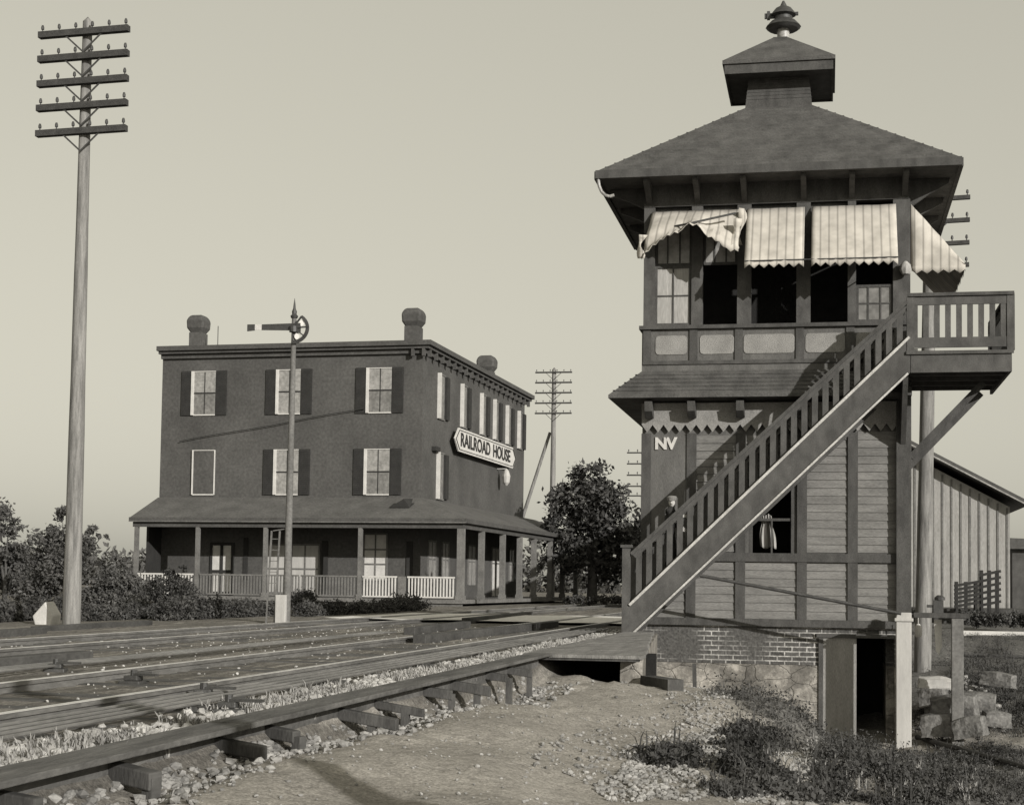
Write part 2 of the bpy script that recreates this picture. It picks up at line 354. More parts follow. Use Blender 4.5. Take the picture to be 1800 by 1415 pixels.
# pale dust road crossing the tracks
mb = MB()
pts = []
for i in range(25):
    x = -11.5 + i * (8.5 / 24); pts.append(x)
vs = []; 
for x in pts:
    e0 = 35.0 + .9 * noise.noise((x * .8, 0, 1)); e1 = 43 + 1.2 * noise.noise((x * .7, 4, 1))
    for k in range(4):
        y = e0 + (e1 - e0) * k / 3; vs.append((x, y, gz(x, y) + .06 if x > -11.6 else gz(x, y) + .02))
mb.add(vs, [(i * 4 + k, (i + 1) * 4 + k, (i + 1) * 4 + k + 1, i * 4 + k + 1) for i in range(24) for k in range(3)])
o = mb.build('road', 'dust'); o['kind'] = 'structure'

GX, GY, GZ = np.array(xs), np.array(ys), np.array([v[2] for v in gv]).reshape(len(ys), len(xs))
def gq(x, y):
    i = min(max(int(np.searchsorted(GX, x)) - 1, 0), len(xs) - 2); j = min(max(int(np.searchsorted(GY, y)) - 1, 0), len(ys) - 2)
    u = (x - GX[i]) / (GX[i + 1] - GX[i]); v = (y - GY[j]) / (GY[j + 1] - GY[j])
    return float((GZ[j, i] * (1 - u) + GZ[j, i + 1] * u) * (1 - v) + (GZ[j + 1, i] * (1 - u) + GZ[j + 1, i + 1] * u) * v)
def hit(px, py):
    d = ray(px, py); d = d / d.y; lo = 4.0; y = 4.0
    while y < 60:
        if CZ + d.z * y < gq(d.x * y, y): break
        lo = y; y += .6
    hi = y
    for _ in range(7):
        m_ = (lo + hi) / 2
        if CZ + d.z * m_ < gq(d.x * m_, m_): hi = m_
        else: lo = m_
    return d.x * hi, hi
def inpatch(cx_, cy_, a_, b2):
    t = rnd.random() * 6.28; r_ = math.sqrt(rnd.random()); k = 1 + .25 * math.sin(3 * t + cx_); return hit(cx_ + a_ * r_ * k * math.cos(t), min(1440, cy_ + b2 * r_ * k * math.sin(t)))
# ------------------------------------------------------------------ stones and weeds as stuff
mb = MB()
def addrock(x, y, r, lift=.3): mb.rock((x, y, gz(x, y) + r * lift), r)
for i in range(3200):                                   # ballast shoulder between pipe run and timber
    y = 5 + 26 * rnd.random() ** 1.5; x = rnd.gauss(-3.92, .17)
    if rnd.random() < sm(.5, -.3, noise.noise((0, y * .9, 9))) and -4.4 < x < -3.5: addrock(x, y, rnd.uniform(.015, .05))
for i in range(1100):
    y = 6 + 26 * rnd.random(); x = rnd.uniform(-11.6, -4.2); addrock(x, y, rnd.uniform(.008, .024))
o = mb.build('ballast', 'stone'); o['kind'] = 'stuff'; o['label'] = 'pale ballast stones beside the tracks'
mb = MB()
for cx_, cy_, a_, b2, n_ in ((1255, 1308, 90, 32, 1100), (1150, 1370, 90, 46, 1000), (1425, 1360, 32, 55, 500), (1230, 1255, 60, 26, 250), (1060, 1330, 110, 60, 350), (1350, 1400, 60, 16, 220)):
    for i in range(n_):
        x, y = inpatch(cx_, cy_, a_, b2); addrock(x, y, .007 + .026 * rnd.random() ** 2.2)
for i in range(2500):                                   # pale gravel slipping down the bank
    y = rnd.uniform(9, 28); x = rnd.gauss(-1.5 + (22 - y) * .10, .55)
    if noise.noise((x * .9, y * .45, 4)) > -.12: addrock(x, y, rnd.uniform(.01, .036))
for i in range(1500):
    y = rnd.uniform(6.5, 16); x = rnd.uniform(-2.9, 1.5); addrock(x, y, rnd.uniform(.006, .018))
for cx_, cy_, a_, b2, n_ in ((1690, 1250, 80, 45, 260),):
    for i in range(n_):
        x, y = inpatch(cx_, cy_, a_, b2); addrock(x, y, rnd.uniform(.03, .12), .2)
o = mb.build('gravel', 'gravelmat'); o['kind'] = 'stuff'; o['label'] = 'pale gravel lying on the sloping bank'
def blades(mb, x, y, h, n, spread, wd=.008):
    z0 = gz(x, y)
    for k in range(n):
        a = rnd.random() * 6.28; r = spread * rnd.random(); bx = x + r * math.cos(a); by = y + r * math.sin(a)
        lean = rnd.uniform(.1, .9) * h; a2 = rnd.random() * 6.28; hh = h * rnd.uniform(.5, 1)
        px, py = -math.sin(a2) * wd, math.cos(a2) * wd
        mx, my = bx + math.cos(a2) * lean * .35, by + math.sin(a2) * lean * .35
        tx, ty = bx + math.cos(a2) * lean, by + math.sin(a2) * lean
        mb.add([(bx - px, by - py, z0 - .01), (bx + px, by + py, z0 - .01), (mx + px, my + py, z0 + hh * .65), (mx - px, my - py, z0 + hh * .65), (tx, ty, z0 + hh)], [(0, 1, 2, 3), (3, 2, 4)])
mb = MB()
def leafy(mb, x, y, h, n, spread, sz):
    z0 = gz(x, y)
    for k in range(n):
        a = Vector((rnd.gauss(0, 1), rnd.gauss(0, 1), rnd.gauss(0, 1) + .6)).normalized(); b2 = a.orthogonal().normalized(); b2.rotate(Matrix.Rotation(rnd.random() * 6.28, 3, a)); c2 = a.cross(b2) * .6
        p = Vector((x + rnd.gauss(0, spread), y + rnd.gauss(0, spread), z0 + h * rnd.random() ** 1.3)); q_ = sz * rnd.uniform(.5, 1.4)
        mb.add([p - b2 * q_, p - c2 * q_, p + b2 * q_, p + c2 * q_], [(0, 1, 2, 3)])
for i in range(15000):
    y = rnd.uniform(10, 30.5) if i % 4 else rnd.uniform(28, 47); x = rnd.uniform(-2.4, 7) if i % 4 else rnd.uniform(1.8, 9)
    s2 = soil(x, y)[0] - 1
    if y > 26.6 and -.7 < x < 1.7: continue
    gate = s2 * (1.0 if noise.noise((x * 1.1, y * .6, 11)) > -.05 else .08)
    if rnd.random() < gate:
        leafy(mb, x, y, rnd.uniform(.03, .13), 12, .07, .014)
        if rnd.random() < .5: blades(mb, x, y, rnd.uniform(.05, .14), 4, .09, .004)
for cx_, cy_, a_, b2, n_ in ((1325, 1295, 58, 32, 700), (1320, 1368, 70, 34, 900), (1490, 1345, 78, 32, 900), (1180, 1335, 55, 24, 260), (1640, 1380, 170, 50, 1200), (1450, 1400, 60, 18, 300), (1710, 1330, 90, 30, 600)):
    for i in range(n_):
        x, y = inpatch(cx_, cy_, a_, b2); k = min(1, max(.25, noise.noise((x * 2.3, y * 1.6, 8)) + .6)); 
        if noise.noise((x * 1.7, y * 1.1, 15)) < -.22: continue
        leafy(mb, x, y, rnd.uniform(.03, .15) * k, 14, .05, rnd.choice((.009, .013, .021)))
        if i % 23 == 0: blades(mb, x, y, rnd.uniform(.18, .3), 3, .05, .005)
        if i % 3 == 0: blades(mb, x, y, rnd.uniform(.05, .13) * k, 3, .06, .004)
for x0, y0, n in [(-1.75, 27.8, 40), (-1.6, 26.6, 60), (-1.15, 25.6, 80), (-.75, 24.2, 100), (-.45, 22.5, 100), (-1.1, 22.0, 60), (.0, 20.5, 90), (-.3, 18.2, 70), (-.55, 16.6, 60), (.4, 22.5, 80), (1.0, 21, 80), (-.9, 18.9, 40)]:
    for i in range(n):
        x, y = rnd.gauss(x0, .24), rnd.gauss(y0, .55); leafy(mb, x, y, rnd.uniform(.08, .26), 22, .06, .016); blades(mb, x, y, rnd.uniform(.06, .15), 2, .06, .004)
for cx_, cy_, a_, b2, n_ in ((1690, 1262, 85, 34, 420), (1770, 1250, 60, 40, 300), (1740, 1180, 60, 40, 350)):
    for i in range(n_):
        x, y = inpatch(cx_, cy_, a_, b2); leafy(mb, x, y, rnd.uniform(.04, .22), 14, .06, .016); blades(mb, x, y, rnd.uniform(.1, .25), 3, .06, .005)
o = mb.build('weeds', 'weed'); o['kind'] = 'stuff'; o['label'] = 'dark rank weeds on the bank below the tower'
mb = MB()
for i in range(1500):
    y = 5.5 + 22 * rnd.random() ** 1.4; x = rnd.gauss(-3.85, .16)
    if noise.noise((1, y * 1.1, 9)) > -.05: blades(mb, x, y, rnd.uniform(.04, .11), 6, .05, .005)
for cx_, cy_, a_, b2, n_ in ((1640, 1370, 180, 50, 70), (1400, 1350, 120, 50, 40)):
    for i in range(n_):
        x, y = inpatch(cx_, cy_, a_, b2); blades(mb, x, y, rnd.uniform(.05, .13), 4, .08, .004)
o = mb.build('dry_grass', 'drygrass'); o['kind'] = 'stuff'; o['label'] = 'pale dry grass along the ballast shoulder and on the bank'

# ------------------------------------------------------------------ railway tracks
def rail_mb(x, y0, y1):
    mb = MB(); pr = [(-.065, -.07), (.065, -.07), (.065, -.058), (.012, -.045), (.012, .005), (.034, .012), (.034, .04), (-.034, .04), (-.034, .012), (-.012, .005), (-.012, -.045), (-.065, -.058)]
    mb.prism([(x + a, y0, b) for a, b in pr], (0, y1 - y0, 0)); return mb
def track(xa, xb, label, seed):
    c = (xa + xb) / 2; q = random.Random(seed)
    t = thing('railway_track', label, 'railway track', (c, 5, -.1), 0, 'railway tracks running past the tower')
    for x in (xa, xb):
        r = rail_mb(x, -6, 320).build('rail', 'rail', t)
        MB().box(x - .033, x + .033, -6, 320, .0425, .0455).build('rail_head', 'railhead', r)
    far = MB()
    for k in range(190):
        y = 7 + k * .6 + q.uniform(-.04, .04); top = -.040 + q.uniform(-.012, .008); dx = q.uniform(-.1, .1)
        b = far if k >= 96 else MB()
        b.box(c - 1.3 + dx, c + 1.3 + dx, y - .11, y + .11, -.22, top)
        if k < 96: b.build('tie', 'tie', t)
    o = far.build('ties', 'tie', t); o['kind'] = 'stuff'
track(-6.21, -4.815, 'near railway track, the one closest to the signal tower', 3)
track(-10.52, -9.15, 'far railway track, the one closest to the brick house and semaphore', 4)
# pipe run: rods on low carriers
for i, x in enumerate((-4.58, -4.46, -4.34, -4.22)):
    o = single(MB().tube((x, 4.0, .012), (x, 30.5, .012), .014, n=8), 'signal_rod', 'rail', ['signal rod nearest the rail in the pipe run', 'second signal rod from the rail in the pipe run', 'third signal rod from the rail in the pipe run', 'signal rod farthest from the rail in the pipe run'][i], 'rod', (x, 4, -.1), 'parallel signal rods beside the near track', smooth=True)
for i in range(7):
    y = 7 + i * 3.1
    mb = MB(); mb.box(-4.66, -4.14, y - .06, y + .06, -.16, -.006)
    single(mb, 'rod_carrier', 'darktimber', ['first', 'second', 'third', 'fourth', 'fifth', 'sixth', 'seventh'][i] + ' small timber block from the near end under the signal rods', 'rod support', (-4.46, y, -.16), 'blocks under the signal rods')
# scattered dark timbers / crossing planks
for (p, q_, lab) in [((-5.95, 22.6), (-5.72, 33.0), 0), ((-11.6, 17.6), (-12.0, 22.5), 1), ((-7.1, 26.3), (-7.3, 31.5), 2), ((-8.35, 44), (-8.0, 34.5), 3), ((-7.9, 10), (-7.75, 15.5), 4), ((-12.3, 22.9), (-12.5, 27.5), 5)]:
    mb = MB(); mb.bar((p[0], p[1], .02), (q_[0], q_[1], .02), .2, .13)
    single(mb, 'loose_timber', 'darktimber', ['long dark timber lying between the rails of the near track', 'dark timber lying at the far left beyond the far track', 'dark timber lying between the two tracks halfway to the road', 'dark timber lying between the tracks across the pale road', 'weathered timber lying between the tracks nearest the camera', 'dark timber lying behind the tall pale pole beyond the far track'][lab], 'timber', (p[0], p[1], -.05), bevel=.01)
for i, (px, py, lab) in enumerate(((98, 1172, 'added dark block for the pole shadow at the far left between the tracks'), (235, 1194, 'added dark block for the pole shadow between the rails of the near track'), (358, 1220, 'added dark block for the pole shadow just outside the near track'), (402, 1244, 'low added dark block for the pole shadow by the ballast shoulder'))):  # dark blocks added where patches of pole shadow cross the tracks
    x, y = hit(px, py + 8); z = gq(x, y); t = thing('shadow_block', lab, 'shadow block', (x, y, z), rnd.uniform(-.2, .3), 'added dark blocks for the pole shadow on the tracks')
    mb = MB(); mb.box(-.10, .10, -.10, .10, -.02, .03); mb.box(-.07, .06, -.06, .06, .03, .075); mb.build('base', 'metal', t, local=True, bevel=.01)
    mb = MB(); mb.bar((0, 0, .085), (.24, -.05, .085), .05, .02); mb.bar((0, 0, .09), (.05, .2, .09), .04, .018); mb.lathe((0, 0, .07), [(.03, 0), (.03, .05)], 8); mb.build('shadow_block_arm', 'metal', t, local=True)
for k in range(3):
    x = -7.25 - k * .13
    single(MB().tube((x, 5.0, .012), (x, 26, .012), .014, n=8), 'signal_rod', 'rail', ['right hand rod of the three running between the two tracks', 'middle rod of the three running between the two tracks', 'left hand rod of the three running between the two tracks'][k], 'rod', (x, 5, -.05), 'signal rods between the two tracks', smooth=True)

# long timber trunking along the edge of the bed, on stakes
mb = MB(); tx = -3.36
y = 2.0; 
while y < 18.6:
    L = 3.3; mb.box(tx - .16, tx + .11, y, min(y + L - .02, 18.66), .0, .03 + rnd.uniform(0, .006)); mb.box(tx - .14, tx - .06, y, min(y + L - .02, 18.66), -.16, -.001); y += L
single(mb, 'timber_trunking', 'trunk', 'long low timber trunking along the edge of the track bed', 'trunking', (tx, 2, -.1), bevel=.006)
ORD = ['first', 'second', 'third', 'fourth', 'fifth', 'sixth', 'seventh', 'eighth', 'ninth', 'tenth', 'eleventh']
STK = [6.1, 7.15, 8.5, 9.3, 10.8, 11.7, 13.2, 14.2, 15.7, 16.8]
sd0 = None
for i, y in enumerate(STK):
    z = gz(tx + .22, y)
    t = thing('timber_bracket', ORD[i] + ' dark timber stub from the near end, sticking out under the trunking', 'bracket', (tx, y, z), rnd.uniform(-.35, .35), 'stubs holding up the trunking')
    mb = MB(); w_ = rnd.uniform(.03, .05); mb.box(-.2, .24 + rnd.uniform(-.12, .18), -w_, w_, -w_, w_ * .8)
    mb.v = [(a, b, c + (-.06 - z) - .25 * max(0, a)) for a, b, c in mb.v]
    mb.build('cross_piece', 'darktimber', t, local=True, bevel=.008)
    MB().box(.15, .21, -.035, .035, -.2, -z - .10).build('stake', 'darktimber', t, local=True)
mb = MB()
for i in range(4200):
    y = (rnd.choice(STK) + rnd.gauss(.45, .26)) if i % 3 else rnd.uniform(5.5, 18.4); x = tx - .02 + rnd.random() * .6 * (1 if i % 2 else .5); addrock(x, y, .007 + .036 * rnd.random() ** 2.5, .3)
o = mb.build('rubble', 'gravelmat'); o['kind'] = 'stuff'; o['label'] = 'stone rubble spilled between the trunking stubs'

# plank deck with dark opening below, in front of the tower
t = thing('plank_deck', 'low plank deck with a dark open front beside the tower steps', 'deck', (-2.7, 18.7, -.3))
mb = MB(); n = 50
def dre(y): return -2.14 - 1.02 * (y - 18.7) / 10.3
for k in range(n):
    y0 = 18.66 + k * .205; y1 = y0 + .195; jt = rnd.uniform(-.02, .02); zz = rnd.uniform(0, .006)
    mb.add([(-3.62, y0, -.02), (dre(y0) + jt, y0, -.02), (dre(y1) + jt, y1, -.02), (-3.62, y1, -.02), (-3.62, y0, .02 + zz), (dre(y0) + jt, y0, .02 + zz), (dre(y1) + jt, y1, .02 + zz), (-3.62, y1, .02 + zz)], [(0, 3, 2, 1), (4, 5, 6, 7), (0, 1, 5, 4), (1, 2, 6, 5), (2, 3, 7, 6), (3, 0, 4, 7)])
mb.build('planking', 'plank', t)
MB().box(-3.5, -2.2, 18.68, 18.74, -.05, -.024).build('front_beam', 'darktimber', t)
mb = MB(); mb.add([(dre(18.95) - .3, 18.95, -1.2), (dre(18.95) - .03, 18.95, -1.2), (-3.12, 29.3, -1.2), (-3.5, 29.3, -1.2), (dre(18.95) - .3, 18.95, -.025), (dre(18.95) - .03, 18.95, -.025), (-3.12, 29.3, -.025), (-3.5, 29.3, -.025)], [(0, 3, 2, 1), (4, 5, 6, 7), (0, 1, 5, 4), (1, 2, 6, 5), (2, 3, 7, 6), (3, 0, 4, 7)])
tag(mb.build('retaining_wall', 'rubble'), 'low rubble wall under the right edge of the plank deck', 'wall')
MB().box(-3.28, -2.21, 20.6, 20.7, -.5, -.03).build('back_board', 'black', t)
mb = MB(); mb.bar((-3.1, 18.2, gz(-3.1, 18.2) + .02), (-2.0, 21.0, gz(-2, 21) + .1), .12, .12)
single(MB().bar((-2.12, 18.9, gz(-2.1, 18.9) + .06), (-1.72, 18.2, gz(-1.7, 18.2) + .06), .2, .14), 'timber_offcut', 'darktimber', 'short dark timber lying on the slope right of the deck', 'timber', (-2, 18.6, -.4))
p = onY(1222, 1215, 26)
single(MB().bar((p.x, 26, gz(p.x, 26) - .1), (p.x - .02, 26, gz(p.x, 26) + .52), .09, .06), 'marker_stake', 'darktimber', 'short dark stake standing on the slope before the stone foundation', 'stake', (p.x, 26, -.9))

# ------------------------------------------------------------------ signal tower
TX0, TX1, TY0, TY1 = -3.46, 1.46, 29.5, 34.4
tw = thing('signal_tower', 'two storey wooden railway signal tower with hipped roof, awnings and outside stairs', 'signal tower', (-1, 31.9, -1.9))
# foundation (front wall in three pieces leaves the door opening)
def front_with_hole(z0, z1, y=TY0, th=.45):
    mb = MB(); mb.box(TX0 - .03, -.08, y, y + th, z0, z1); mb.box(1.2, TX1 + .03, y, y + th, z0, z1)
    mb.box(TX0 - .03, TX0 + .4, y + th, TY1, z0, z1); mb.box(TX1 - .4, TX1 + .03, y + th, TY1, z0, z1); mb.box(TX0 + .4, TX1 - .4, TY1 - .4, TY1, z0, z1)
    return mb
front_with_hole(-2.6, -.56).build('stone_foundation', 'rubble', tw)
f = front_with_hole(-.556, .14, TY0 + .02); f.box(-.08, 1.2, TY0 + .02, TY0 + .4, 0.03, .14); f.build('brick_foundation', 'brick', tw)
# basement door: frame, leaf standing at left, dark opening
MB().box(-.08, .52, TY0 - .01, TY0 + .05, -2.0, -.04).build('basement_door', 'door', tw)
mb = MB(); mb.box(-.2, 1.32, TY0 - .05, TY0 + .01, -.04, .03); mb.box(-.16, -.08, TY0 - .03, TY0 + .018, -2.0, -.041); mb.build('door_frame', 'trim', tw)
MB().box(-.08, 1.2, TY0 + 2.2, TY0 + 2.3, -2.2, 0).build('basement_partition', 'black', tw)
# lower storey
def clap(mb, x0, x1, z0, z1, y, n, lap=.022, dirn='y'):
    h = (z1 - z0) / n
    for k in range(n):
        a = z0 + k * h; b = a + h
        mb.prism([(x0, y, a), (x0, y - lap, a), (x0, y - .004, b), (x0, y, b)], (x1 - x0, 0, 0))
wl = MB()
wl.box(TX0, -1.45, TY0, TY0 + .15, .14, 4.9); wl.box(-.6, TX1, TY0, TY0 + .15, .14, 4.9)
wl.box(-1.45, -.6, TY0, TY0 + .15, .14, 1.36); wl.box(-1.45, -.6, TY0, TY0 + .15, 2.75, 4.9)
wl.box(TX0, TX0 + .15, TY0 + .15, TY1, .14, 4.9); wl.box(TX1 - .15, TX1, TY0 + .15, TY1, .14, 4.9); wl.box(TX0 + .15, TX1 - .15, TY1 - .15, TY1, .14, 4.9)
wl.build('lower_wall', 'plainwall', tw)
sd_ = MB(); studs = [-3.38, -2.52, -1.6, -.47, .45, 1.36]
hw = .09
for a, b in zip(studs[:-1], studs[1:]):
    x0, x1 = a + hw, b - hw
    clap(sd_, x0, x1, .28, 1.33, TY0, 7)
    if a == -1.6: clap(sd_, x0, x1, 2.9, 3.7, TY0, 5)
    elif a > -.6: clap(sd_, x0, x1, 1.52, 3.76, TY0, 15)
    elif a == -2.52: clap(sd_, x0, x1, 1.52, 3.7, TY0, 15)
sd_.build('clapboard', 'siding', tw)
mb = MB(); mb.box(-3.29, -2.61, TY0 - .02, TY0, 1.52, 3.7); mb.build('board_panel', 'plainwall', tw)
st = MB()
for x in studs: st.box(x - hw, x + hw, TY0 - .05, TY0 - .001, .28, 3.74)
st.build('stud', 'trim', tw)
MB().box(TX0 - .02, TX1 + .02, TY0 - .065, TY0 - .002, 1.34, 1.5).build('belt_board', 'trim', tw)
MB().box(TX0 - .04, TX1 + .04, TY0 - .08, TY0 - .002, .142, .278).build('sill_beam', 'trim', tw)
# scalloped frieze
mb = MB(); P_ = [(TX0, 4.28)]; n = 24; W_ = (TX1 - TX0) / n
for k in range(n): P_ += [(TX0 + k * W_, 3.86), (TX0 + (k + .5) * W_, 3.76)]
P_ += [(TX1, 3.86), (TX1, 4.28)]
for k in range(n):
    xa = TX0 + k * W_; mb.prism([(xa, TY0 - .16, 4.3), (xa, TY0 - .10, 3.90), (xa + W_ / 2, TY0 - .085, 3.76), (xa + W_, TY0 - .10, 3.90), (xa + W_, TY0 - .16, 4.3)], (0, .03, 0))
mb.build('scalloped_frieze', 'frieze', tw)
# lower window with tied curtain
wf = MB(); wf.box(-1.45, -1.38, TY0 + .0, TY0 + .1, 1.5, 2.75); wf.box(-.67, -.6, TY0, TY0 + .1, 1.5, 2.75); wf.box(-1.38, -.67, TY0 + .02, TY0 + .08, 2.1, 2.15); wf.box(-1.04, -1.01, TY0 + .02, TY0 + .08, 1.5, 2.1)
wn = wf.build('window', 'trim', tw)
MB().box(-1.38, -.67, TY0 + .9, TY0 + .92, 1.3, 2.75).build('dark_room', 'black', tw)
mb = MB(); nr_, ncc = 12, 15
for j in range(nr_ + 1):
    f_ = j / nr_; w_ = .05 + .12 * abs(f_ - .3) ** .8 + .05 * math.sin(f_ * 3); 
    for i in range(ncc + 1):
        u = -1 + 2 * i / ncc; mb.v.append((-1.13 + u * w_ + .04 * f_, TY0 + .13 + .022 * math.sin(i * 1.7 + f_), 2.22 - .62 * f_ + .02 * math.sin(u * 5)))
for j in range(nr_):
    for i in range(ncc): a = j * (ncc + 1) + i; mb.f.append((a, a + ncc + 1, a + ncc + 2, a + 1))
o = mb.build('curtain', 'curtain', wn, smooth=True); o.modifiers.new('solid', 'SOLIDIFY').thickness = .01
# NV letters
for ch, cx in (('N', -3.10), ('V', -2.90)):
    vs, fs = textmesh(ch, .30, .012, .045); mb = MB(); mb.add([(cx + v[0] * 1.0, TY0 - .035 + -v[2], 3.54 + v[1]) for v in vs], [f for f in fs]); mb.build('letter', 'white', tw)
# modillion brackets under the pent roof
for x in (-3.3, -2.5, -1.6, -.5, .45):
    mb = MB(); mb.prism([(x - .07, TY0 - .11, 4.3), (x - .07, TY0 - .11, 4.02), (x - .07, TY0 - .26, 4.0), (x - .07, TY0 - .45, 4.12), (x - .07, TY0 - .5, 4.3)], (.14, 0, 0))
    mb.tube((x - .08, TY0 - .24, 4.08), (x + .08, TY0 - .24, 4.08), .07, n=10); mb.build('bracket', 'trim', tw)
# pent roof around the waist
def ring_roof(x0, x1, y0, y1, z0, X0, X1, Y0, Y1, z1):
    return [(x0, y0, z0), (x1, y0, z0), (x1, y1, z0), (x0, y1, z0), (X0, Y0, z1), (X1, Y0, z1), (X1, Y1, z1), (X0, Y1, z1)], [(0, 1, 5, 4), (1, 2, 6, 5), (2, 3, 7, 6), (3, 0, 4, 7)]
po = .58
v, f = ring_roof(TX0 - po, TX1 + .02, TY0 - po, TY1 + po, 4.42, TX0 - .02, TX1 + .01, TY0 - .02, TY1 + .02, 4.93)
mb = MB(); mb.add(v, f)
v2 = [(a, b, c - .06) for a, b, c in v[:4]] + v[:4]
mb.add(v2, [(0, 1, 5, 4), (1, 2, 6, 5), (2, 3, 7, 6), (3, 0, 4, 7)])
mb.add([(a, b, 4.36) for a, b, c in v[:4]] + [(TX0, TY0, 4.33), (TX1, TY0, 4.33), (TX1, TY1, 4.33), (TX0, TY1, 4.33)], [(0, 1, 5, 4), (1, 2, 6, 5), (2, 3, 7, 6), (3, 0, 4, 7)])
for k in range(1, 6):   # shingle courses
    fz = k / 6; zz = 4.42 + .51 * fz; yy = TY0 - po + (po - .02) * fz; xx = TX0 - po + (po - .02) * fz
    mb.box(xx, TX1, yy - .02, yy + .02, zz - .005, zz + .014); mb.box(xx - .02, xx + .02, yy - .02, TY1, zz - .005, zz + .014)
mb.build('pent_roof', 'roof', tw)
# upper storey: band, panels, sill
ub = MB(); ub.box(TX0 - .02, TX1 + .02, TY0 - .02, TY0 + .13, 4.9, 5.72); ub.box(TX0 - .02, TX0 + .13, TY0 + .13, TY1 + .02, 4.9, 5.72); ub.box(TX1 - .13, TX1 + .02, TY0 + .13, TY1 + .02, 4.9, 5.72); ub.box(TX0 + .13, TX1 - .13, TY1 - .13, TY1 + .02, 4.9, 5.72)
ub.build('upper_band', 'plainwall', tw)
MB().box(TX0 - .07, TX1 + .07, TY0 - .1, TY1 + .1, 5.72, 5.79).build('window_sill', 'trim', tw)
for x0, x1 in ((-3.22, -2.62), (-2.38, -1.74), (-1.56, -.62), (-.42, .3), (.5, 1.2)):
    mb = MB(); r = .07; c = []
    for cx, cz, a0 in ((x1 - r, 5.60 - r, 0), (x0 + r, 5.60 - r, 90), (x0 + r, 5.24 + r, 180), (x1 - r, 5.24 + r, 270)):
        for q in range(4): an = R(a0 + q * 30); c.append((cx + r * math.cos(an), TY0 - .035, cz + r * math.sin(an)))
    mb.prism(c, (0, .014, 0)); mb.build('panel', 'panel', tw)
mb = MB()
for x in (-3.38, -2.5, -1.65, -.52, .4, 1.36): mb.box(x - .075, x + .075, TY0 - .05, TY0 - .021, 5.12, 5.72)
mb.box(TX0, TX1, TY0 - .05, TY0 - .021, 5.05, 5.12)
mb.build('band_stile', 'trim', tw)
# pillars between windows
PIL = [(TX0, -3.25), (-2.55, -2.34), (-1.69, -1.43), (-.59, -.33), (.35, .5), (1.17, TX1 + .02)]
for a, b in PIL: MB().box(a, b, TY0 - .015, TY0 + .16, 5.79, 8.08).build('window_post', 'stairpaint', tw)
MB().box(TX0, TX1, TY0 - .03, TY0 + .14, 8.08, 8.5).build('lintel', 'trim', tw)
# side and rear walls of the upper storey
mb = MB(); mb.box(TX0, TX0 + .13, TY0 + .16, 30.4, 5.79, 8.5); mb.box(TX0, TX0 + .13, 31.6, 32.2, 5.79, 8.5); mb.box(TX0, TX0 + .13, 33.4, TY1, 5.79, 8.5); mb.box(TX0, TX0 + .13, 30.4, 33.4, 7.95, 8.5)
mb.box(TX0 + .13, TX1 - .13, TY1 - .13, TY1, 5.79, 8.5)
mb.box(TX1 - .13, TX1, 30.9, 31.3, 5.79, 8.5); mb.box(TX1 - .13, TX1, 32.4, TY1, 5.79, 8.5); mb.box(TX1 - .13, TX1, TY0 + .16, 32.4, 8.0, 8.5)
mb.build('upper_side_wall', 'plainwall', tw)
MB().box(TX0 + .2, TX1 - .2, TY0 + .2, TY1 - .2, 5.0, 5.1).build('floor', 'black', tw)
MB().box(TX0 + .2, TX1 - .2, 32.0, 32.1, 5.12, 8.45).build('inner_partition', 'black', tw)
# sashes
def sash(x0, x1, z0, z1, y, nxp, nzp, mat, par=tw):
    mb = MB(); b = .05
    mb.box(x0, x0 + b, y, y + .05, z0, z1); mb.box(x1 - b, x1, y, y + .05, z0, z1); mb.box(x0 + b, x1 - b, y, y + .05, z0, z0 + b); mb.box(x0 + b, x1 - b, y, y + .05, z1 - b, z1)
    for k in range(1, nxp):
        x = x0 + (x1 - x0) * k / nxp; mb.box(x - .014, x + .014, y + .003, y + .047, z0 + b, z1 - b)
    for k in range(1, nzp):
        z = z0 + (z1 - z0) * k / nzp; mb.box(x0 + b, x1 - b, y + .006, y + .044, z - .014, z + .014)
    s = mb.build('sash', 'trim', par)
    MB().box(x0 + b - .01, x1 - b + .01, y + .02, y + .03, z0 + b - .01, z1 - b + .01).build('pane', mat, s)
sash(-3.25, -2.55, 5.80, 6.95, TY0 + .03, 2, 2, 'curtain')
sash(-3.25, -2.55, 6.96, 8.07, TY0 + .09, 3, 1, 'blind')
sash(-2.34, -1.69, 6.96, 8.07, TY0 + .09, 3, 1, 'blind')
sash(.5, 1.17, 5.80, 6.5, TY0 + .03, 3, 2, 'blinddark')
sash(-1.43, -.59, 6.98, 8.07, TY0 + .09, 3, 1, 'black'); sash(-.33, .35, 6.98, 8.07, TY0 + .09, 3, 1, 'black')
# main roof
ex0, ex1, ey0, ey1 = -4.29, 2.34, 28.68, 35.0
cx, cy = -.98, 31.85
mb = MB()
v, f = ring_roof(ex0, ex1, ey0, ey1, 8.60, cx - .66, cx + .64, cy - .64, cy + .64, 10.46); mb.add(v, f)
NC = 17
for k in range(1, NC):
    q = k / NC
    def L(a, b): return a + (b - a) * q
    X0_, X1_, Y0_, Z_ = L(ex0, cx - .66), L(ex1, cx + .64), L(ey0, cy - .64), L(8.6, 10.46)
    mb.box(X0_, X1_, Y0_ - .02, Y0_ + .02, Z_ - .02, Z_ + .012)
mb.build('roof', 'roof', tw)
mb = MB()
for a in ((ex0, ex1, ey0 - .03, ey0 + .05), (ex0, ex1, ey1 - .05, ey1 + .03)): mb.box(a[0], a[1], a[2], a[3], 8.46, 8.615)
mb.box(ex0 - .03, ex0 + .05, ey0 + .05, ey1 - .05, 8.46, 8.615); mb.box(ex1 - .05, ex1 + .03, ey0 + .05, ey1 - .05, 8.46, 8.615)
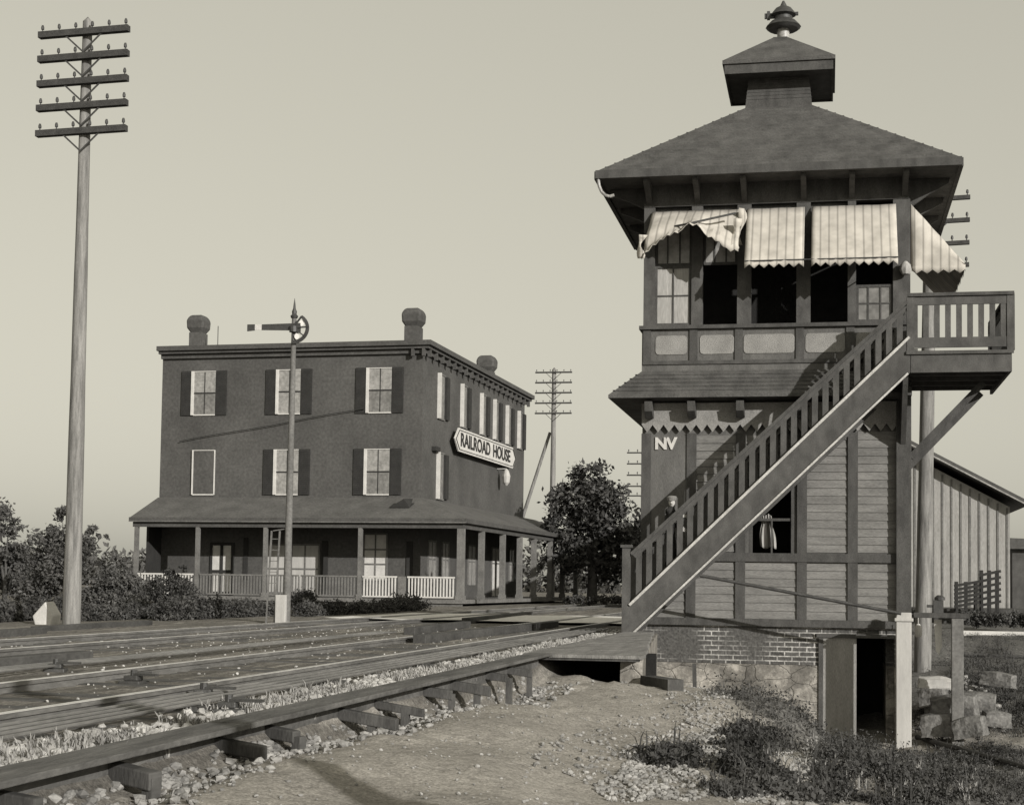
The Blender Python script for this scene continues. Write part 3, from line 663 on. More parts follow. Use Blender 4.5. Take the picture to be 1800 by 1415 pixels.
mb.box(ex0 + .05, ex1 - .05, ey0 + .05, TY0 - .03, 8.5, 8.53); mb.box(ex0 + .05, TX0, TY0 - .03, ey1 - .05, 8.5, 8.53); mb.box(TX1, ex1 - .05, TY0 - .03, ey1 - .05, 8.5, 8.53); mb.box(TX0, TX1, TY0 - .03, ey1 - .05, 8.505, 8.53)
mb.build('eave', 'trim', tw)
for x in (-3.36, -2.44, -1.56, -.46, .42, 1.38):
    mb = MB(); mb.prism([(x - .05, TY0 - .03, 8.495), (x - .05, ey0 + .12, 8.495), (x - .05, ey0 + .14, 8.40), (x - .05, TY0 - .3, 8.27), (x - .05, TY0 - .03, 8.12)], (.10, 0, 0)); mb.build('eave_bracket', 'trim', tw)
for y in (29.7, 31.2, 32.7, 34.2):
    mb = MB(); mb.prism([(TX1, y, 8.495), (ex1 - .14, y, 8.495), (ex1 - .16, y, 8.4), (TX1 + .35, y, 8.2), (TX1, y, 7.95)], (0, .1, 0)); mb.build('eave_bracket', 'trim', tw)
    mb = MB(); mb.prism([(TX0, y, 8.495), (ex0 + .14, y, 8.495), (ex0 + .16, y, 8.4), (TX0 - .3, y, 8.25), (TX0, y, 8.1)], (0, .1, 0)); mb.build('eave_bracket', 'trim', tw)
mb = MB(); pts = [(ex0 + .05 + .22 * (1 - math.cos(a)) , ey0 + .02, 8.46 - .34 * math.sin(a)) for a in [i * math.pi / 8 for i in range(6)]]
for a, b in zip(pts[:-1], pts[1:]): mb.tube(a, b, .03, n=8)
mb.build('gutter_spout', 'zinc', tw, smooth=True)
# cupola ventilator
mb = MB(); v, f = ring_roof(cx - .68, cx + .66, cy - .66, cy + .66, 10.35, cx - .60, cx + .58, cy - .58, cy + .58, 11.1); mb.add(v, f)
for k in range(6): zq = 10.62 + k * .075; e_ = .68 - (zq - 10.35) * .107; mb.box(cx - e_ - .008, cx + e_ - .012, cy - e_ + .012, cy + e_ - .012, zq, zq + .014)
cup = mb.build('cupola', 'trim', tw)
h = 1.06
mb = MB()
for sx in (-1, 1):
    mb.box(min(cx + sx * h, cx + sx * (h - .04)), max(cx + sx * h, cx + sx * (h - .04)), cy - h, cy + h, 11.03, 11.221)
    mb.box(cx - h + .04, cx + h - .04, min(cy + sx * h, cy + sx * (h - .04)), max(cy + sx * h, cy + sx * (h - .04)), 11.03, 11.221)
mb.box(cx - h + .04, cx + h - .04, cy - h + .04, cy + h - .04, 11.06, 11.09)
mb.build('skirt', 'trim', cup)
mb = MB(); v, f = ring_roof(cx - 1.09, cx + 1.09, cy - 1.09, cy + 1.09, 11.30, cx - .14, cx + .14, cy - .14, cy + .14, 12.04); mb.add(v, f); mb.box(cx - 1.1, cx + 1.1, cy - 1.1, cy + 1.1, 11.22, 11.299); mb.box(cx - .14, cx + .14, cy - .14, cy + .14, 11.9, 12.05)
mb.build('cupola_roof', 'roof', cup)
fx, fy = cx + .06, cy
fn = MB().lathe((fx, fy, 11.92), [(.2, 0), (.13, .06), (.12, .36), (.16, .38)], 14).build('vent_pipe', 'zinc', cup, smooth=True)
mb = MB().lathe((fx, fy, 12.24), [(.16, 0), (.30, .0), (.36, .05), (.25, .17), (.18, .21), (.18, .27), (.26, .30), (.24, .34), (.16, .44), (.07, .49), (.055, .53), (.02, .60)], 14)
mb.box(fx - .38, fx - .18, fy - .03, fy + .03, 12.49, 12.59); mb.box(fx - .33, fx - .27, fy - .05, fy + .05, 12.47, 12.63); mb.box(fx + .2, fx + .3, fy - .03, fy + .03, 12.53, 12.59)
mb.build('vent_hood', 'metal', cup, smooth=True)

# awnings -----------------------------------------------------
def awning(x0, x1, zt, zb, yt, yb, seed=0, sag=.03, teeth=.17, side=False, name='awning'):
    """canvas from (x0..x1, yt, zt) down to (.., yb, zb) with a pointed valance"""
    NXn = max(10, int((x1 - x0) / teeth) * 2); NZ = 9
    mb = MB(); uv = []; Wd = x1 - x0
    rows = NZ + 3
    for j in range(rows):
        for i in range(NXn + 1):
            u = i / NXn; x = x0 + Wd * u
            if j <= NZ:
                f_ = j / NZ; y = yt + (yb - yt) * f_; z = zt + (zb - zt) * f_ - sag * math.sin(f_ * math.pi)
                z += .012 * noise.noise((x * 3, f_ * 3, seed)) ; y += .03 * noise.noise((x * 2.2, f_ * 2, seed + 5)) + .012 * math.sin(x / .155 * 6.283) * f_
            else:
                k = (j - NZ) / 2; dz = .06 * k + (.075 * k if i % 2 == 0 else 0) 
                y = yb + .01 * math.sin(x * 9) * k; z = zb - dz
            mb.v.append((x, y, z)); uv.append((x, 0))
    for j in range(rows - 1):
        for i in range(NXn):
            a = j * (NXn + 1) + i; mb.f.append((a, a + NXn + 1, a + NXn + 2, a + 1))
    if side:   # turn into an awning that projects to +X
        mb.v = [(TX1 + (TY0 - y), TY0 + (x - x0), z) for x, y, z in mb.v]
    mb.uv = uv
    o = mb.build(name, 'canvas', tw, smooth=True); s = o.modifiers.new('solid', 'SOLIDIFY'); s.thickness = .006
    return o
awning(-1.51, -.44, 7.98, 6.80, TY0 - .05, TY0 - .95, 1)
awning(-.31, 1.22, 7.98, 6.80, TY0 - .05, TY0 - .95, 2)
awning(0, 4.4, 7.98, 6.83, TY0 - .02, TY0 - 1.0, 3, side=True)
# cheek of the side awning facing the camera
mb = MB(); uv = []; NN = 10
top = (TX1 + .03, 7.98); bot = (TX1 + 1.0, 6.83)
for i in range(NN + 1):
    u = i / NN; x = top[0] + (bot[0] - top[0]) * u; zt_ = top[1] + (bot[1] - top[1]) * u
    for k, z in enumerate((zt_, zt_ * .5 + 6.83 * .5, 6.83, 6.79, 6.74 - (.07 if i % 2 else 0))):
        mb.v.append((x, TY0 - .02 + .02 * math.sin(i * 1.9 + k), z)); uv.append((x, 0))
for i in range(NN):
    for k in range(4): a = i * 5 + k; mb.f.append((a, a + 1, a + 6, a + 5))
mb.uv = uv; o = mb.build('awning_cheek', 'canvas', tw, smooth=True); o.modifiers.new('solid', 'SOLIDIFY').thickness = .006
# torn, half-furled awning over the first bay
mb = MB(); uv = []; NX_ = 26; X0_, X1_ = -3.3, -1.63
def low(u):   # lower hem, lifted in the middle, drooping at both ends
    return 7.02 + .42 * math.sin(min(1, u * 1.12) * math.pi) ** .8 * (1 if u < .9 else .8) + (.12 if .45 < u < .62 else 0) - .10 * (1 - u)
for i in range(NX_ + 1):
    u = i / NX_; x = X0_ + (X1_ - X0_) * u; lo = low(u) + (.045 if i % 2 else 0)
    for j in range(9):
        f_ = j / 8; z = 7.98 + (lo - 7.98) * f_
        y = TY0 - .05 - .75 * f_ + .10 * math.sin(f_ * 9 + u * 4) * f_ + .05 * noise.noise((x * 3, f_ * 3, 3))
        x2 = x - .12 * (1 - u) * f_
        mb.v.append((x2, y, z)); uv.append((x, 0))
for i in range(NX_):
    for j in range(8):
        a = i * 9 + j; mb.f.append((a, a + 1, a + 10, a + 9))
mb.uv = uv; o = mb.build('torn_awning', 'canvas', tw, smooth=True); o.modifiers.new('solid', 'SOLIDIFY').thickness = .006
for k, (xa, za_, zb3, yo) in enumerate(((-1.60, 7.95, 7.25, .25), (-1.68, 7.7, 7.12, .5), (-3.42, 7.4, 6.95, .7))):
    mb = MB(); uv = []
    for j in range(9):
        f_ = j / 8; z = za_ + (zb3 - za_) * f_; w_ = .05 + .03 * math.sin(f_ * 7 + k); x = xa + .03 * math.sin(f_ * 6 + k) - .04 * f_
        for sgn in (-1, 1): mb.v.append((x + sgn * w_, TY0 - yo + .04 * math.sin(f_ * 5 + sgn), z)); uv.append((x + sgn * w_, 0))
    for j in range(8): mb.f.append((j * 2, j * 2 + 2, j * 2 + 3, j * 2 + 1))
    mb.uv = uv; o = mb.build('torn_strip', 'canvas', tw, smooth=True); o.modifiers.new('solid', 'SOLIDIFY').thickness = .006
mb = MB(); mb.tube((-3.3, TY0 - .04, 7.62), (-2.5, TY0 - .75, 7.58), .02); mb.tube((-2.5, TY0 - .75, 7.58), (-1.7, TY0 - .5, 7.8), .02)
for x in (-1.5, -.44, -.31, 1.22): mb.tube((x, TY0 - .03, 7.0), (x, TY0 - .93, 6.82), .012)
mb.tube((-1.51, TY0 - .95, 6.80), (1.22, TY0 - .95, 6.80), .014)
mb.build('awning_frame', 'metal', tw)
mb = MB(); pz = onY(1592, 470, 29.3)
mb.lathe((pz.x, 29.35, pz.z - .12), [(.07, 0), (.11, .08), (.09, .18), (.03, .24)], 8); mb.build('bundled_rag', 'curtain', tw, smooth=True)

# stairs --------------------------------------------------------
SY0, SY1 = 28.3, 29.42
def zt(x): return 1.58 + .975 * (x + 2.40)
def zr(x): return 1.56 + .927 * (x + 3.34)
sw = MB()
for y in (SY0, SY1 - .06):
    sw.prism([(-3.55, y, -.1), (-3.9, y, zt(-3.9) - .0 + .0) if False else (-3.55, y, zt(-3.55)), (1.42, y, zt(1.42)), (1.42, y, zt(1.42) - .62), (-3.45, y, zt(-3.45) - .56)], (0, .06, 0))
stc = sw.build('staircase', 'stairpaint', tw)
for k in range(27):
    x = -3.42 + k * .182; z = zt(x) - .12
    MB().box(x - .02, x + .24, SY0 + .061, SY1 - .061, z, z + .035).build('tread', 'plank', stc)
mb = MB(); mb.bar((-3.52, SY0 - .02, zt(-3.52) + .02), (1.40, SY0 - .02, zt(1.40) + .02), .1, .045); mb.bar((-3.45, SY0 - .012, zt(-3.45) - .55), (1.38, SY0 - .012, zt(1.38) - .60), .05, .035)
mb.build('stringer_ledge', 'litledge', stc)
for y in (SY0 + .03, SY1 - .05):
    mb = MB(); mb.bar((-3.5, y, zr(-3.5) + .02), (1.36, y, zr(1.36) + .02), .13, .06)
    mb.build('handrail', 'trim', stc)
    mb = MB(); mb.bar((-3.45, y, zr(-3.45) - .065), (1.34, y, zr(1.34) - .065), .04, .085); mb.bar((-3.45, y, zt(-3.45) + .055), (1.34, y, zt(1.34) + .055), .04, .045)
    mb.build('rail_board', 'stairpaint', stc)
for k in range(26):
    x = -3.36 + k * .184
    for y in (SY0 + .03,) + ((SY1 - .05,) if k % 1 == 0 else ()):
        MB().prism([(x - .052, y - .014, zt(x - .052) + .06), (x + .052, y - .014, zt(x + .052) + .06), (x + .052, y - .014, zr(x + .052) - .10), (x - .052, y - .014, zr(x - .052) - .10)], (0, .028, 0)).build('baluster', 'stairpaint', stc)
for y in (SY0 - .04, SY1 - .12):
    mb = MB(); mb.box(-3.66, -3.52, y, y + .15, -.3, 1.55); mb.box(-3.69, -3.49, y - .03, y + .18, 1.55, 1.6); mb.build('newel_post', 'stairpaint', stc)
# balcony -------------------------------------------------------
bx0, bx1, by0, by1 = 1.40, 3.12, 28.3, 31.6
mb = MB(); mb.box(bx0 + .03, bx1 - .03, by0 + .03, by1, 4.88, 4.97)
mb.box(bx0 + .03, bx1 - .03, by0, by0 + .05, 4.68, 5.02); mb.box(bx1 - .05, bx1, by0 + .0, by1, 4.681, 5.021) if False else mb.box(bx1 - .03, bx1 + .02, by0, by1, 4.68, 5.02)
mb.box(bx0 - .05, bx1 + .05, by0 - .04, by0 - .001, 5.0, 5.06)
for y in (28.9, 29.6, 30.3, 31.0): mb.box(bx0 + .03, bx1 - .05, y, y + .08, 4.70, 4.879)
bal = mb.build('balcony', 'stairpaint', tw)
mb = MB(); mb.box(-0, 0, 0, 0, 0, 0) if False else None
mb = MB(); mb.box(bx0 - .02, bx1 + .06, by0 - .04, by0 + .1, 6.03, 6.09); mb.box(bx1 - .06, bx1 + .08, by0 + .1, by1, 6.03, 6.09); mb.build('handrail', 'trim', bal)
mb = MB(); mb.box(bx0, bx1, by0 + .0, by0 + .045, 5.88, 6.028); mb.box(bx0, bx1, by0, by0 + .045, 5.12, 5.30)
mb.box(bx1 - .01, bx1 + .035, by0 + .05, by1, 5.88, 6.028); mb.box(bx1 - .01, bx1 + .035, by0 + .05, by1, 5.12, 5.30); mb.build('rail_board', 'stairpaint', bal)
for k in range(9):
    x = 1.50 + k * .188
    MB().box(x - .048, x + .048, by0 + .008, by0 + .036, 5.3, 5.88).build('baluster', 'stairpaint', bal)
for k in range(17):
    y = 28.5 + k * .188; MB().box(bx1, bx1 + .028, y - .055, y + .055, 5.3, 5.88).build('baluster', 'stairpaint', bal)
for (x, y) in ((bx0 - .04, by0 - .01), (bx1 - .06, by0 - .01), (bx1 - .06, by1 - .1)):
    MB().box(x, x + .13, y, y + .13, 5.06, 6.03).build('newel_post', 'stairpaint', bal)
mb = MB(); mb.bar((1.5, 31.4, 3.2), (2.9, 31.4, 4.68), .13, .13); mb.build('brace', 'trim', bal); MB().bar((1.50, 29.8, 3.3), (2.8, 29.8, 4.68), .12, .12).build('brace', 'trim', bal)
# shelf of soffit below the landing, spreading towards the wall
mb = MB(); mb.prism([(.42, 28.36, 3.95), (1.36, 28.36, 3.86), (1.36, 28.36, 4.6)], (0, 1.1, 0)) if False else None
# corner post of the tower with bracket up to the balcony
MB().box(1.22, 1.49, TY0 - .16, TY0 - .081, .30, 4.68).build('corner_post', 'trim', tw, bevel=.01)
mb = MB(); mb.prism([(1.30, TY0 - .16, 3.5), (1.30, TY0 - 1.0, 4.5), (1.30, TY0 - 1.1, 4.68), (1.30, TY0 - .16, 4.68)], (.09, 0, 0)); mb.build('bracket', 'trim', bal)
mb = MB(); mb.box(1.18, 1.44, 28.31, 28.56, -2.1, .455); mb.box(1.15, 1.47, 28.28, 28.59, .30, .36)
single(mb, 'white_post', 'offwhite', 'square whitish post standing before the dark basement doorway', 'post', (1.3, 28.43, -2), bevel=.012)

# pipe sloping from stairs to post, and the gallows beam right of it
single(MB().tube((-2.25, 28.22, 1.06), (1.26, 28.22, .44), .032, n=10), 'iron_pipe', 'metal', 'thin dark pipe sloping from the stairs down to the white post', 'pipe', (1.26, 28.22, .44), smooth=True)
t = thing('beam_stand', 'dark timber beam on a post standing right of the white post', 'stand', (2.0, 28.4, -1.8))
MB().box(1.48, 2.42, 28.34, 28.46, .37, .46).build('beam', 'darktimber', t, bevel=.008)
MB().box(2.12, 2.32, 28.33, 28.49, -1.9, .365).build('post', 'porchwood', t, bevel=.01)
mb = MB(); p = onY(1650, 1062, 28.4); mb.box(p.x - .09, p.x + .08, 28.36, 28.5, .462, .68); mb.box(p.x - .2, p.x + .0, 28.38, 28.44, .55, .6); mb.lathe((p.x + .02, 28.43, .68), [(.09, 0), (.09, .05), (.04, .09)], 10)
single(mb, 'lamp_box', 'metal', 'small dark iron box standing on the timber beam', 'box', (p.x, 28.4, .46))
p = onY(1648, 1115, 28.6)
single(MB().prism([(p.x - .06, 28.6, .34), (p.x + .07, 28.6, .34), (p.x + .07, 28.6, -.15), (p.x + .02, 28.6, -.28), (p.x - .03, 28.6, -.2)], (0, .025, 0)), 'white_board', 'white', 'narrow white board hanging below the timber beam', 'board', (p.x, 28.6, .36))
p = onY(1614, 1108, 29.0)
mb = MB().lathe((p.x, 29.0, p.z - .12), [(.04, 0), (.065, .04), (.06, .18), (.03, .24)], 10); mb.tube((p.x, 29.0, p.z + .1), (p.x, 29.0, .4), .008, n=6)
single(mb, 'white_lantern', 'offwhite', 'small white lantern hanging close to the white post', 'lantern', (p.x, 29, .4), smooth=True)
# stone blocks in the bank
blk = [(1645, 1198, 27.5, .30, .1, 'flat pale stone slab at the top of the block heap', 'white'), (1676, 1236, 27.2, .40, .16, 'large weathered block in the middle of the stone heap', 'blockstone'),
       (1650, 1268, 27.0, .30, .16, 'weathered block at the foot of the heap beside the white post', 'blockstone'), (1704, 1272, 26.6, .28, .14, 'low grey block at the right foot of the heap', 'blockstone'),
       (1716, 1228, 28.2, .34, .13, 'grey block tipped on the right side of the heap', 'blockstone'), (1752, 1258, 27.6, .25, .11, 'small rough block farthest right of the heap', 'blockstone'),
       (1640, 1216, 29.2, .26, .16, 'grey block wedged behind the slab and the post', 'blockstone'), (1755, 1190, 31.5, .34, .12, 'grey block half sunk in the bank behind the heap', 'blockstone')]
for px, py, Y, hw_, hh, lab, mt in blk:
    Y += 1.7; hw_ *= 1.05
    p = onY(px, py, Y); z = max(p.z, gz(p.x, Y) + hh * .5)
    mb = MB(); nn = 7; zb2 = max(-hh * 1.6, gz(p.x, Y) - .12 - z) if hh > .1 else -hh
    def bp_(u, v, ww_):
        a, b2, c = p.x + u * hw_, Y + v * hw_ * .6, z + (zb2 + (hh - zb2) * ww_)
        k = .022; o_ = noise.noise_vector((a * 3, b2 * 3, c * 5)) + noise.noise_vector((a * 11, b2 * 11, c * 13)) * .5; tp = 1 - .10 * (u * u * v * v) ; return (p.x + (a - p.x) * tp * (1 - .06 * ww_) + o_.x * k * 1.6, b2 + o_.y * k * 1.6, c + o_.z * k - .03 * (u * u + v * v) * ww_)
    faces = []
    for fx_ in range(6):
        base = len(mb.v)
        for i_ in range(nn):
            for j_ in range(nn):
                u, v = -1 + 2 * i_ / (nn - 1), -1 + 2 * j_ / (nn - 1)
                mb.v.append([bp_(u, v, 1), bp_(v, u, 0), bp_(u, -1, (v + 1) / 2), bp_(v, 1, (u + 1) / 2), bp_(-1, v, (u + 1) / 2), bp_(1, u, (v + 1) / 2)][fx_])
        for i_ in range(nn - 1):
            for j_ in range(nn - 1):
                a = base + i_ * nn + j_; mb.f.append((a, a + nn, a + nn + 1, a + 1))
    if px == 1640: mb.box(p.x - .2, p.x + .2, Y - .1, Y + .12, gz(p.x, Y) - .1, z - hh * .9)
    so_ = single(mb, 'stone_block', 'offwhite' if mt == 'white' else mt, lab, 'stone block', (p.x, Y, z), 'stone blocks heaped right of the post'); so_.rotation_euler = (rnd.uniform(-.1, .1), rnd.uniform(-.2, .2) if px != 1645 else .03, rnd.uniform(-.5, .5))

# person on the stairs ---------------------------------------------
def person():
    pc = onY(1176, 891, 28.85); x0 = pc.x + .04; y0 = 28.62; zf = zt(x0 + .1) - .085; H_ = pc.z + .15 - zf
    s = H_ / 1.72
    t = thing('person', 'person in a dark suit and grey cap climbing the tower stairs', 'person', (x0, y0, zf))
    bm = [(0, 0, .93), (0, 0, 1.12), (.02, 0, 1.32), (.03, 0, 1.44), (.04, 0, 1.52),
          (.02, .1, .88), (.14, .1, .52), (.10, .1, .26), (.22, .1, .27),
          (0, -.1, .88), (.02, -.1, .47), (-.08, -.1, .06), (.06, -.1, .03),
          (.02, .2, 1.38), (.06, .25, 1.1), (.24, .2, .98), (.02, -.2, 1.38), (.1, -.27, 1.14), (.3, -.29, 1.27)]
    ed = [(0, 1), (1, 2), (2, 3), (3, 4), (0, 5), (5, 6), (6, 7), (7, 8), (0, 9), (9, 10), (10, 11), (11, 12), (3, 13), (13, 14), (14, 15), (3, 16), (16, 17), (17, 18)]
    rad = [.15, .14, .17, .10, .055, .1, .075, .05, .045, .1, .075, .05, .045, .075, .055, .04, .075, .055, .04]
    me = bpy.data.meshes.new('suit'); me.from_pydata([(a * s, b * s, c * s) for a, b, c in bm], ed, [])
    me.materials.append(M['suit']); o = bpy.data.objects.new('suit', me); COL.objects.link(o); o.parent = t
    m = o.modifiers.new('skin', 'SKIN'); 
    for i, v in enumerate(me.skin_vertices[0].data): v.radius = (rad[i] * s, rad[i] * s); v.use_root = (i == 0)
    o.modifiers.new('sub', 'SUBSURF').levels = 2; o.modifiers['sub'].render_levels = 2
    # head: ellipsoid with nose, brow, chin, facing the camera and slightly down the stairs
    mb = MB(); NU, NV = 18, 14; hx, hz = .045, 1.62
    for j in range(NV + 1):
        ph = math.pi * j / NV
        for i in range(NU):
            th = 2 * math.pi * i / NU; d = Vector((math.sin(ph) * math.cos(th), math.sin(ph) * math.sin(th), math.cos(ph)))
            r = Vector((.078 * d.x, .095 * d.y, .118 * d.z))
            fr = max(0, -d.y)
            if d.z < -.3: r.x *= 1 - .25 * (-d.z - .3)
            if fr > .85 and -.35 < d.z < .12 and abs(d.x) < .28: r.y -= .022
            if fr > .6 and .05 < d.z < .3 and .2 < abs(d.x) < .6: r.y += .010
            mb.v.append(((hx + r.x) * s, r.y * s, (hz + r.z) * s))
    for j in range(NV):
        for i in range(NU): mb.f.append((j * NU + i, (j + 1) * NU + i, (j + 1) * NU + (i + 1) % NU, j * NU + (i + 1) % NU))
    hd = mb.build('head', 'skin', t, smooth=True, local=True)
    mb = MB()
    for sx in (-1, 1):
        mb.lathe(((hx + sx * .03) * s, -.086 * s, (hz + .008) * s), [(.002, -.006), (.010, 0), (.002, .006)], 8)
    mb.box((hx - .022) * s, (hx + .022) * s, -.092 * s, -.080 * s, (hz - .058) * s, (hz - .050) * s)
    mb.build('face_features', 'suit', hd, local=True)
    mb = MB(); mb.lathe((hx * s, 0, (hz + .055) * s), [(.080, -.01), (.088, .015), (.096, .045), (.08, .07), (.03, .08)], 16); mb.prism([((hx - .07) * s, -.08 * s, (hz + .05) * s), ((hx + .07) * s, -.08 * s, (hz + .05) * s), ((hx + .04) * s, -.15 * s, (hz + .035) * s), ((hx - .04) * s, -.15 * s, (hz + .035) * s)], (0, 0, .01))
    mb.build('cap', 'cap', t, smooth=True, local=True)
    for hp, nm in (((.255, .19, .965), 1), ((.33, -.30, 1.285), -1)):
        mb = MB(); px_, py_, pz_ = [c * s for c in hp]
        mb.box(px_ - .01, px_ + .055, py_ - .018, py_ + .018, pz_ - .03, pz_ + .035)
        for k in range(4):
            zz = pz_ + .03 - k * .018; L_ = (.045, .055, .05, .038)[k]; mb.tube((px_ + .05, py_, zz), (px_ + .05 + L_ * .8, py_ - .01, zz - .01), .0085, .007, 8); mb.tube((px_ + .05 + L_ * .8, py_ - .01, zz - .01), (px_ + .05 + L_, py_ + .012, zz - .03), .007, .006, 8)
        mb.tube((px_ + .01, py_, pz_ + .035), (px_ + .05, py_ - .03, pz_ + .05), .010, .008, 8)
        mb.build('hand', 'skin', t, local=True)
person()

# ------------------------------------------------------------------ poles
def pole(name, label, base, top_z, r0, r1, arms, halfw, ah, sc=1.0, tilt=(0, 0), rz=0, pins=6, braces=True, grp='telegraph poles along the line', armmat='arm', matp='pole', arm_rot=.0):
    t = thing(name, label, 'telegraph pole', base, rz, grp)
    bx, by, bz = 0, 0, 0; hgt = top_z - base[2]
    def at(z): k = (z - base[2]) / hgt; return (tilt[0] * k, tilt[1] * k, z - base[2])
    mb = MB(); n = 14; seg = 12
    for j in range(seg + 1):
        k = j / seg; c = (tilt[0] * k, tilt[1] * k); r = (r0 + (r1 - r0) * k) * (1 + .02 * math.sin(j * 2.1))
        for i in range(n): a = 2 * math.pi * i / n; mb.v.append((c[0] + r * math.cos(a), c[1] + r * math.sin(a), -.3 + (hgt + .3) * k))
    for j in range(seg):
        for i in range(n): mb.f.append((j * n + i, j * n + (i + 1) % n, (j + 1) * n + (i + 1) % n, (j + 1) * n + i))
    mb.v.append((tilt[0], tilt[1], hgt + r1 * 1.1)); k = len(mb.v) - 1
    for i in range(n): mb.f.append((seg * n + i, seg * n + (i + 1) % n, k))
    mb.build('pole_shaft', matp, t, smooth=True, local=True)
    for z in arms:
        c = at(z); y = -r1 - ah * .4; tl = arm_rot
        ca = MB(); ca.bar((c[0] - halfw, c[1] + y, c[2] - tl * halfw), (c[0] + halfw, c[1] + y, c[2] + tl * halfw), ah, ah * .9)
        a = ca.build('crossarm', armmat, t, local=True)
        for k in range(pins):
            mb = MB(); px_ = c[0] + halfw * (-.93 + 1.86 * k / (pins - 1)); zz = c[2] + tl * (px_ - c[0]) + ah * .45
            mb.tube((px_, c[1] + y, zz), (px_, c[1] + y, zz + .07 * sc), .012 * sc, n=6); mb.lathe((px_, c[1] + y, zz + .05 * sc), [(.028 * sc, 0), (.03 * sc, .04 * sc), (.018 * sc, .08 * sc)], 8)
            mb.build('insulator', 'metal', a, local=True)
        if braces:
            for sx in (-1, 1): mb = MB(); mb.bar((c[0] + sx * halfw * .42, c[1] + y - .03, c[2] - ah * .3), (c[0], c[1] + y - .02, c[2] - halfw * .42), .012 * sc, .03 * sc); mb.build('arm_brace', 'metal', a, local=True)
    return t
b = (-13.28, 26.0, 0)
pole('telegraph_pole', 'tall pale telegraph pole with five crossarms standing left of the house', b, 11.02, .165, .085, [10.78, 10.33, 9.87, 9.42, 8.95], .88, .125, tilt=(-.03, 0), arm_rot=.02)
pf = onY(969, 1060, 80); ptz = onY(969, 650, 80).z
t = pole('telegraph_pole', 'distant telegraph pole with a slanting prop between house and tree', (pf.x, 80, 0), ptz, .17, .11, [ptz - .16 - k * .535 for k in range(5)], .97, .085, sc=.9, tilt=(.0, 0), armmat='arm')
mb = MB(); q1 = onY(967, 760, 80.3); q2 = onY(920, 905, 80.3); dx = (q2 - q1) / (q1.z - q2.z); q3 = q1 + dx * q1.z
mb.tube(q3, q1, .11, .08, 10); mb.build('prop', 'pole', t, smooth=True)
pc = onY(1129, 800, 52); pc.x += .30
pole('telegraph_pole', 'distant telegraph pole mostly hidden behind the tower wall', (pc.x, 52, 0), 5.6, .12, .09, [5.3, 4.93, 4.55, 4.18, 3.86], .8, .05, sc=.7, grp='telegraph poles along the line')
pr = onY(1621, 1120, 36)
pole('telegraph_pole', 'pale telegraph pole rising close behind the tower balcony', (pr.x, 36, gz(pr.x, 36)), 9.9, .19, .13, [9.6, 9.09, 8.58, 8.08], .84, .1, tilt=(.20, 0), arm_rot=.03)
# bare pole outside the picture, whose shadow falls over the tracks
pole('bare_pole', 'tall bare wooden pole standing beside the sandy ground', (3.25, 2.2, gz(3.25, 2.2)), 4.9, .13, .10, [], .8, .1, grp=None)

# ------------------------------------------------------------------ semaphore
S = onY(503, 1100, 31.0); sx, sy = S.x, 31.0
t = thing('semaphore_signal', 'slender semaphore signal with banded arm raised level in front of the house', 'semaphore', (sx, sy, -.02))
MB().tube((sx, sy, -.1), (sx + .03, sy, 6.4), .085, .05, 12).build('post', 'porchwood', t, smooth=True)
MB().lathe((sx + .03, sy, 6.36), [(.07, 0), (.085, .04), (.05, .08), (.055, .14), (.03, .2), (.02, .3), (.003, .42)], 10).build('finial', 'metal', t, smooth=True)
bs = MB(); bs.box(sx - .19, sx + .03, sy - .17, sy + .1, -.1, .57); bs.build('base_box', 'offwhite', t, bevel=.01)
az = 6.16; aa = sx + .03
bl = MB(); bl.prism([(aa - .68, sy - .1, az - .055), (aa - .02, sy - .1, az - .075), (aa - .02, sy - .1, az + .075), (aa - .68, sy - .1, az + .065)], (0, .02, 0)); b_ = bl.build('arm', 'metal', t)
MB().prism([(aa - .83, sy - .1, az - .05), (aa - .68, sy - .1, az - .055), (aa - .68, sy - .1, az + .065), (aa - .83, sy - .1, az + .065)], (0, .02, 0)).build('white_band', 'white', b_)
MB().prism([(aa - 1.0, sy - .1, az - .075), (aa - .83, sy - .1, az - .06), (aa - .83, sy - .1, az + .07), (aa - 1.0, sy - .1, az + .07)], (0, .02, 0)).build('arm_tip', 'metal', b_)
sp = MB(); n = 14
outer = [(aa + .0 + .36 * math.cos(a), az - .03 + .33 * math.sin(a)) for a in [R(55 - i * (145 / n)) for i in range(n + 1)]]
sp_o = outer; 
for i in range(n):
    (x1, z1), (x2, z2) = outer[i], outer[i + 1]
    k = .80; ix1, iz1 = aa + (x1 - aa) * k, az + (z1 - az) * k; ix2, iz2 = aa + (x2 - aa) * k, az + (z2 - az) * k
    sp.prism([(x1, sy - .1, z1), (x2, sy - .1, z2), (ix2, sy - .1, iz2), (ix1, sy - .1, iz1)], (0, .025, 0))
for a in (55, 5, -35, -90):
    sp.bar((aa, sy - .088, az - .02), (aa + .34 * math.cos(R(a)), sy - .088, az - .03 + .31 * math.sin(R(a))), .024, .05, up=(0, 1, 0))
sp.lathe((aa + .02, sy - .09, az - .05), [(.09, -.06), (.09, .06)], 10)
sp.box(aa - .02, aa + .17, sy - .085, sy - .06, az - .13, az + .08)
s_ = sp.build('spectacle', 'metal', t)
for a, rr in ((28, .22), (-62, .2)):
    c = (aa + rr * math.cos(R(a)) , az - .02 + rr * math.sin(R(a)))
    MB().prism([(c[0] + .055 * math.cos(x), sy - .082, c[1] + .065 * math.sin(x)) for x in [i * math.pi / 6 for i in range(12)]], (0, .008, 0)).build('lens', 'lens', s_)
la = MB(); lx = sx - .36
for dx in (-.09, .09): la.bar((lx + dx, sy + .02, -.1), (lx + dx + .08, sy + .02, 1.9), .035, .03)
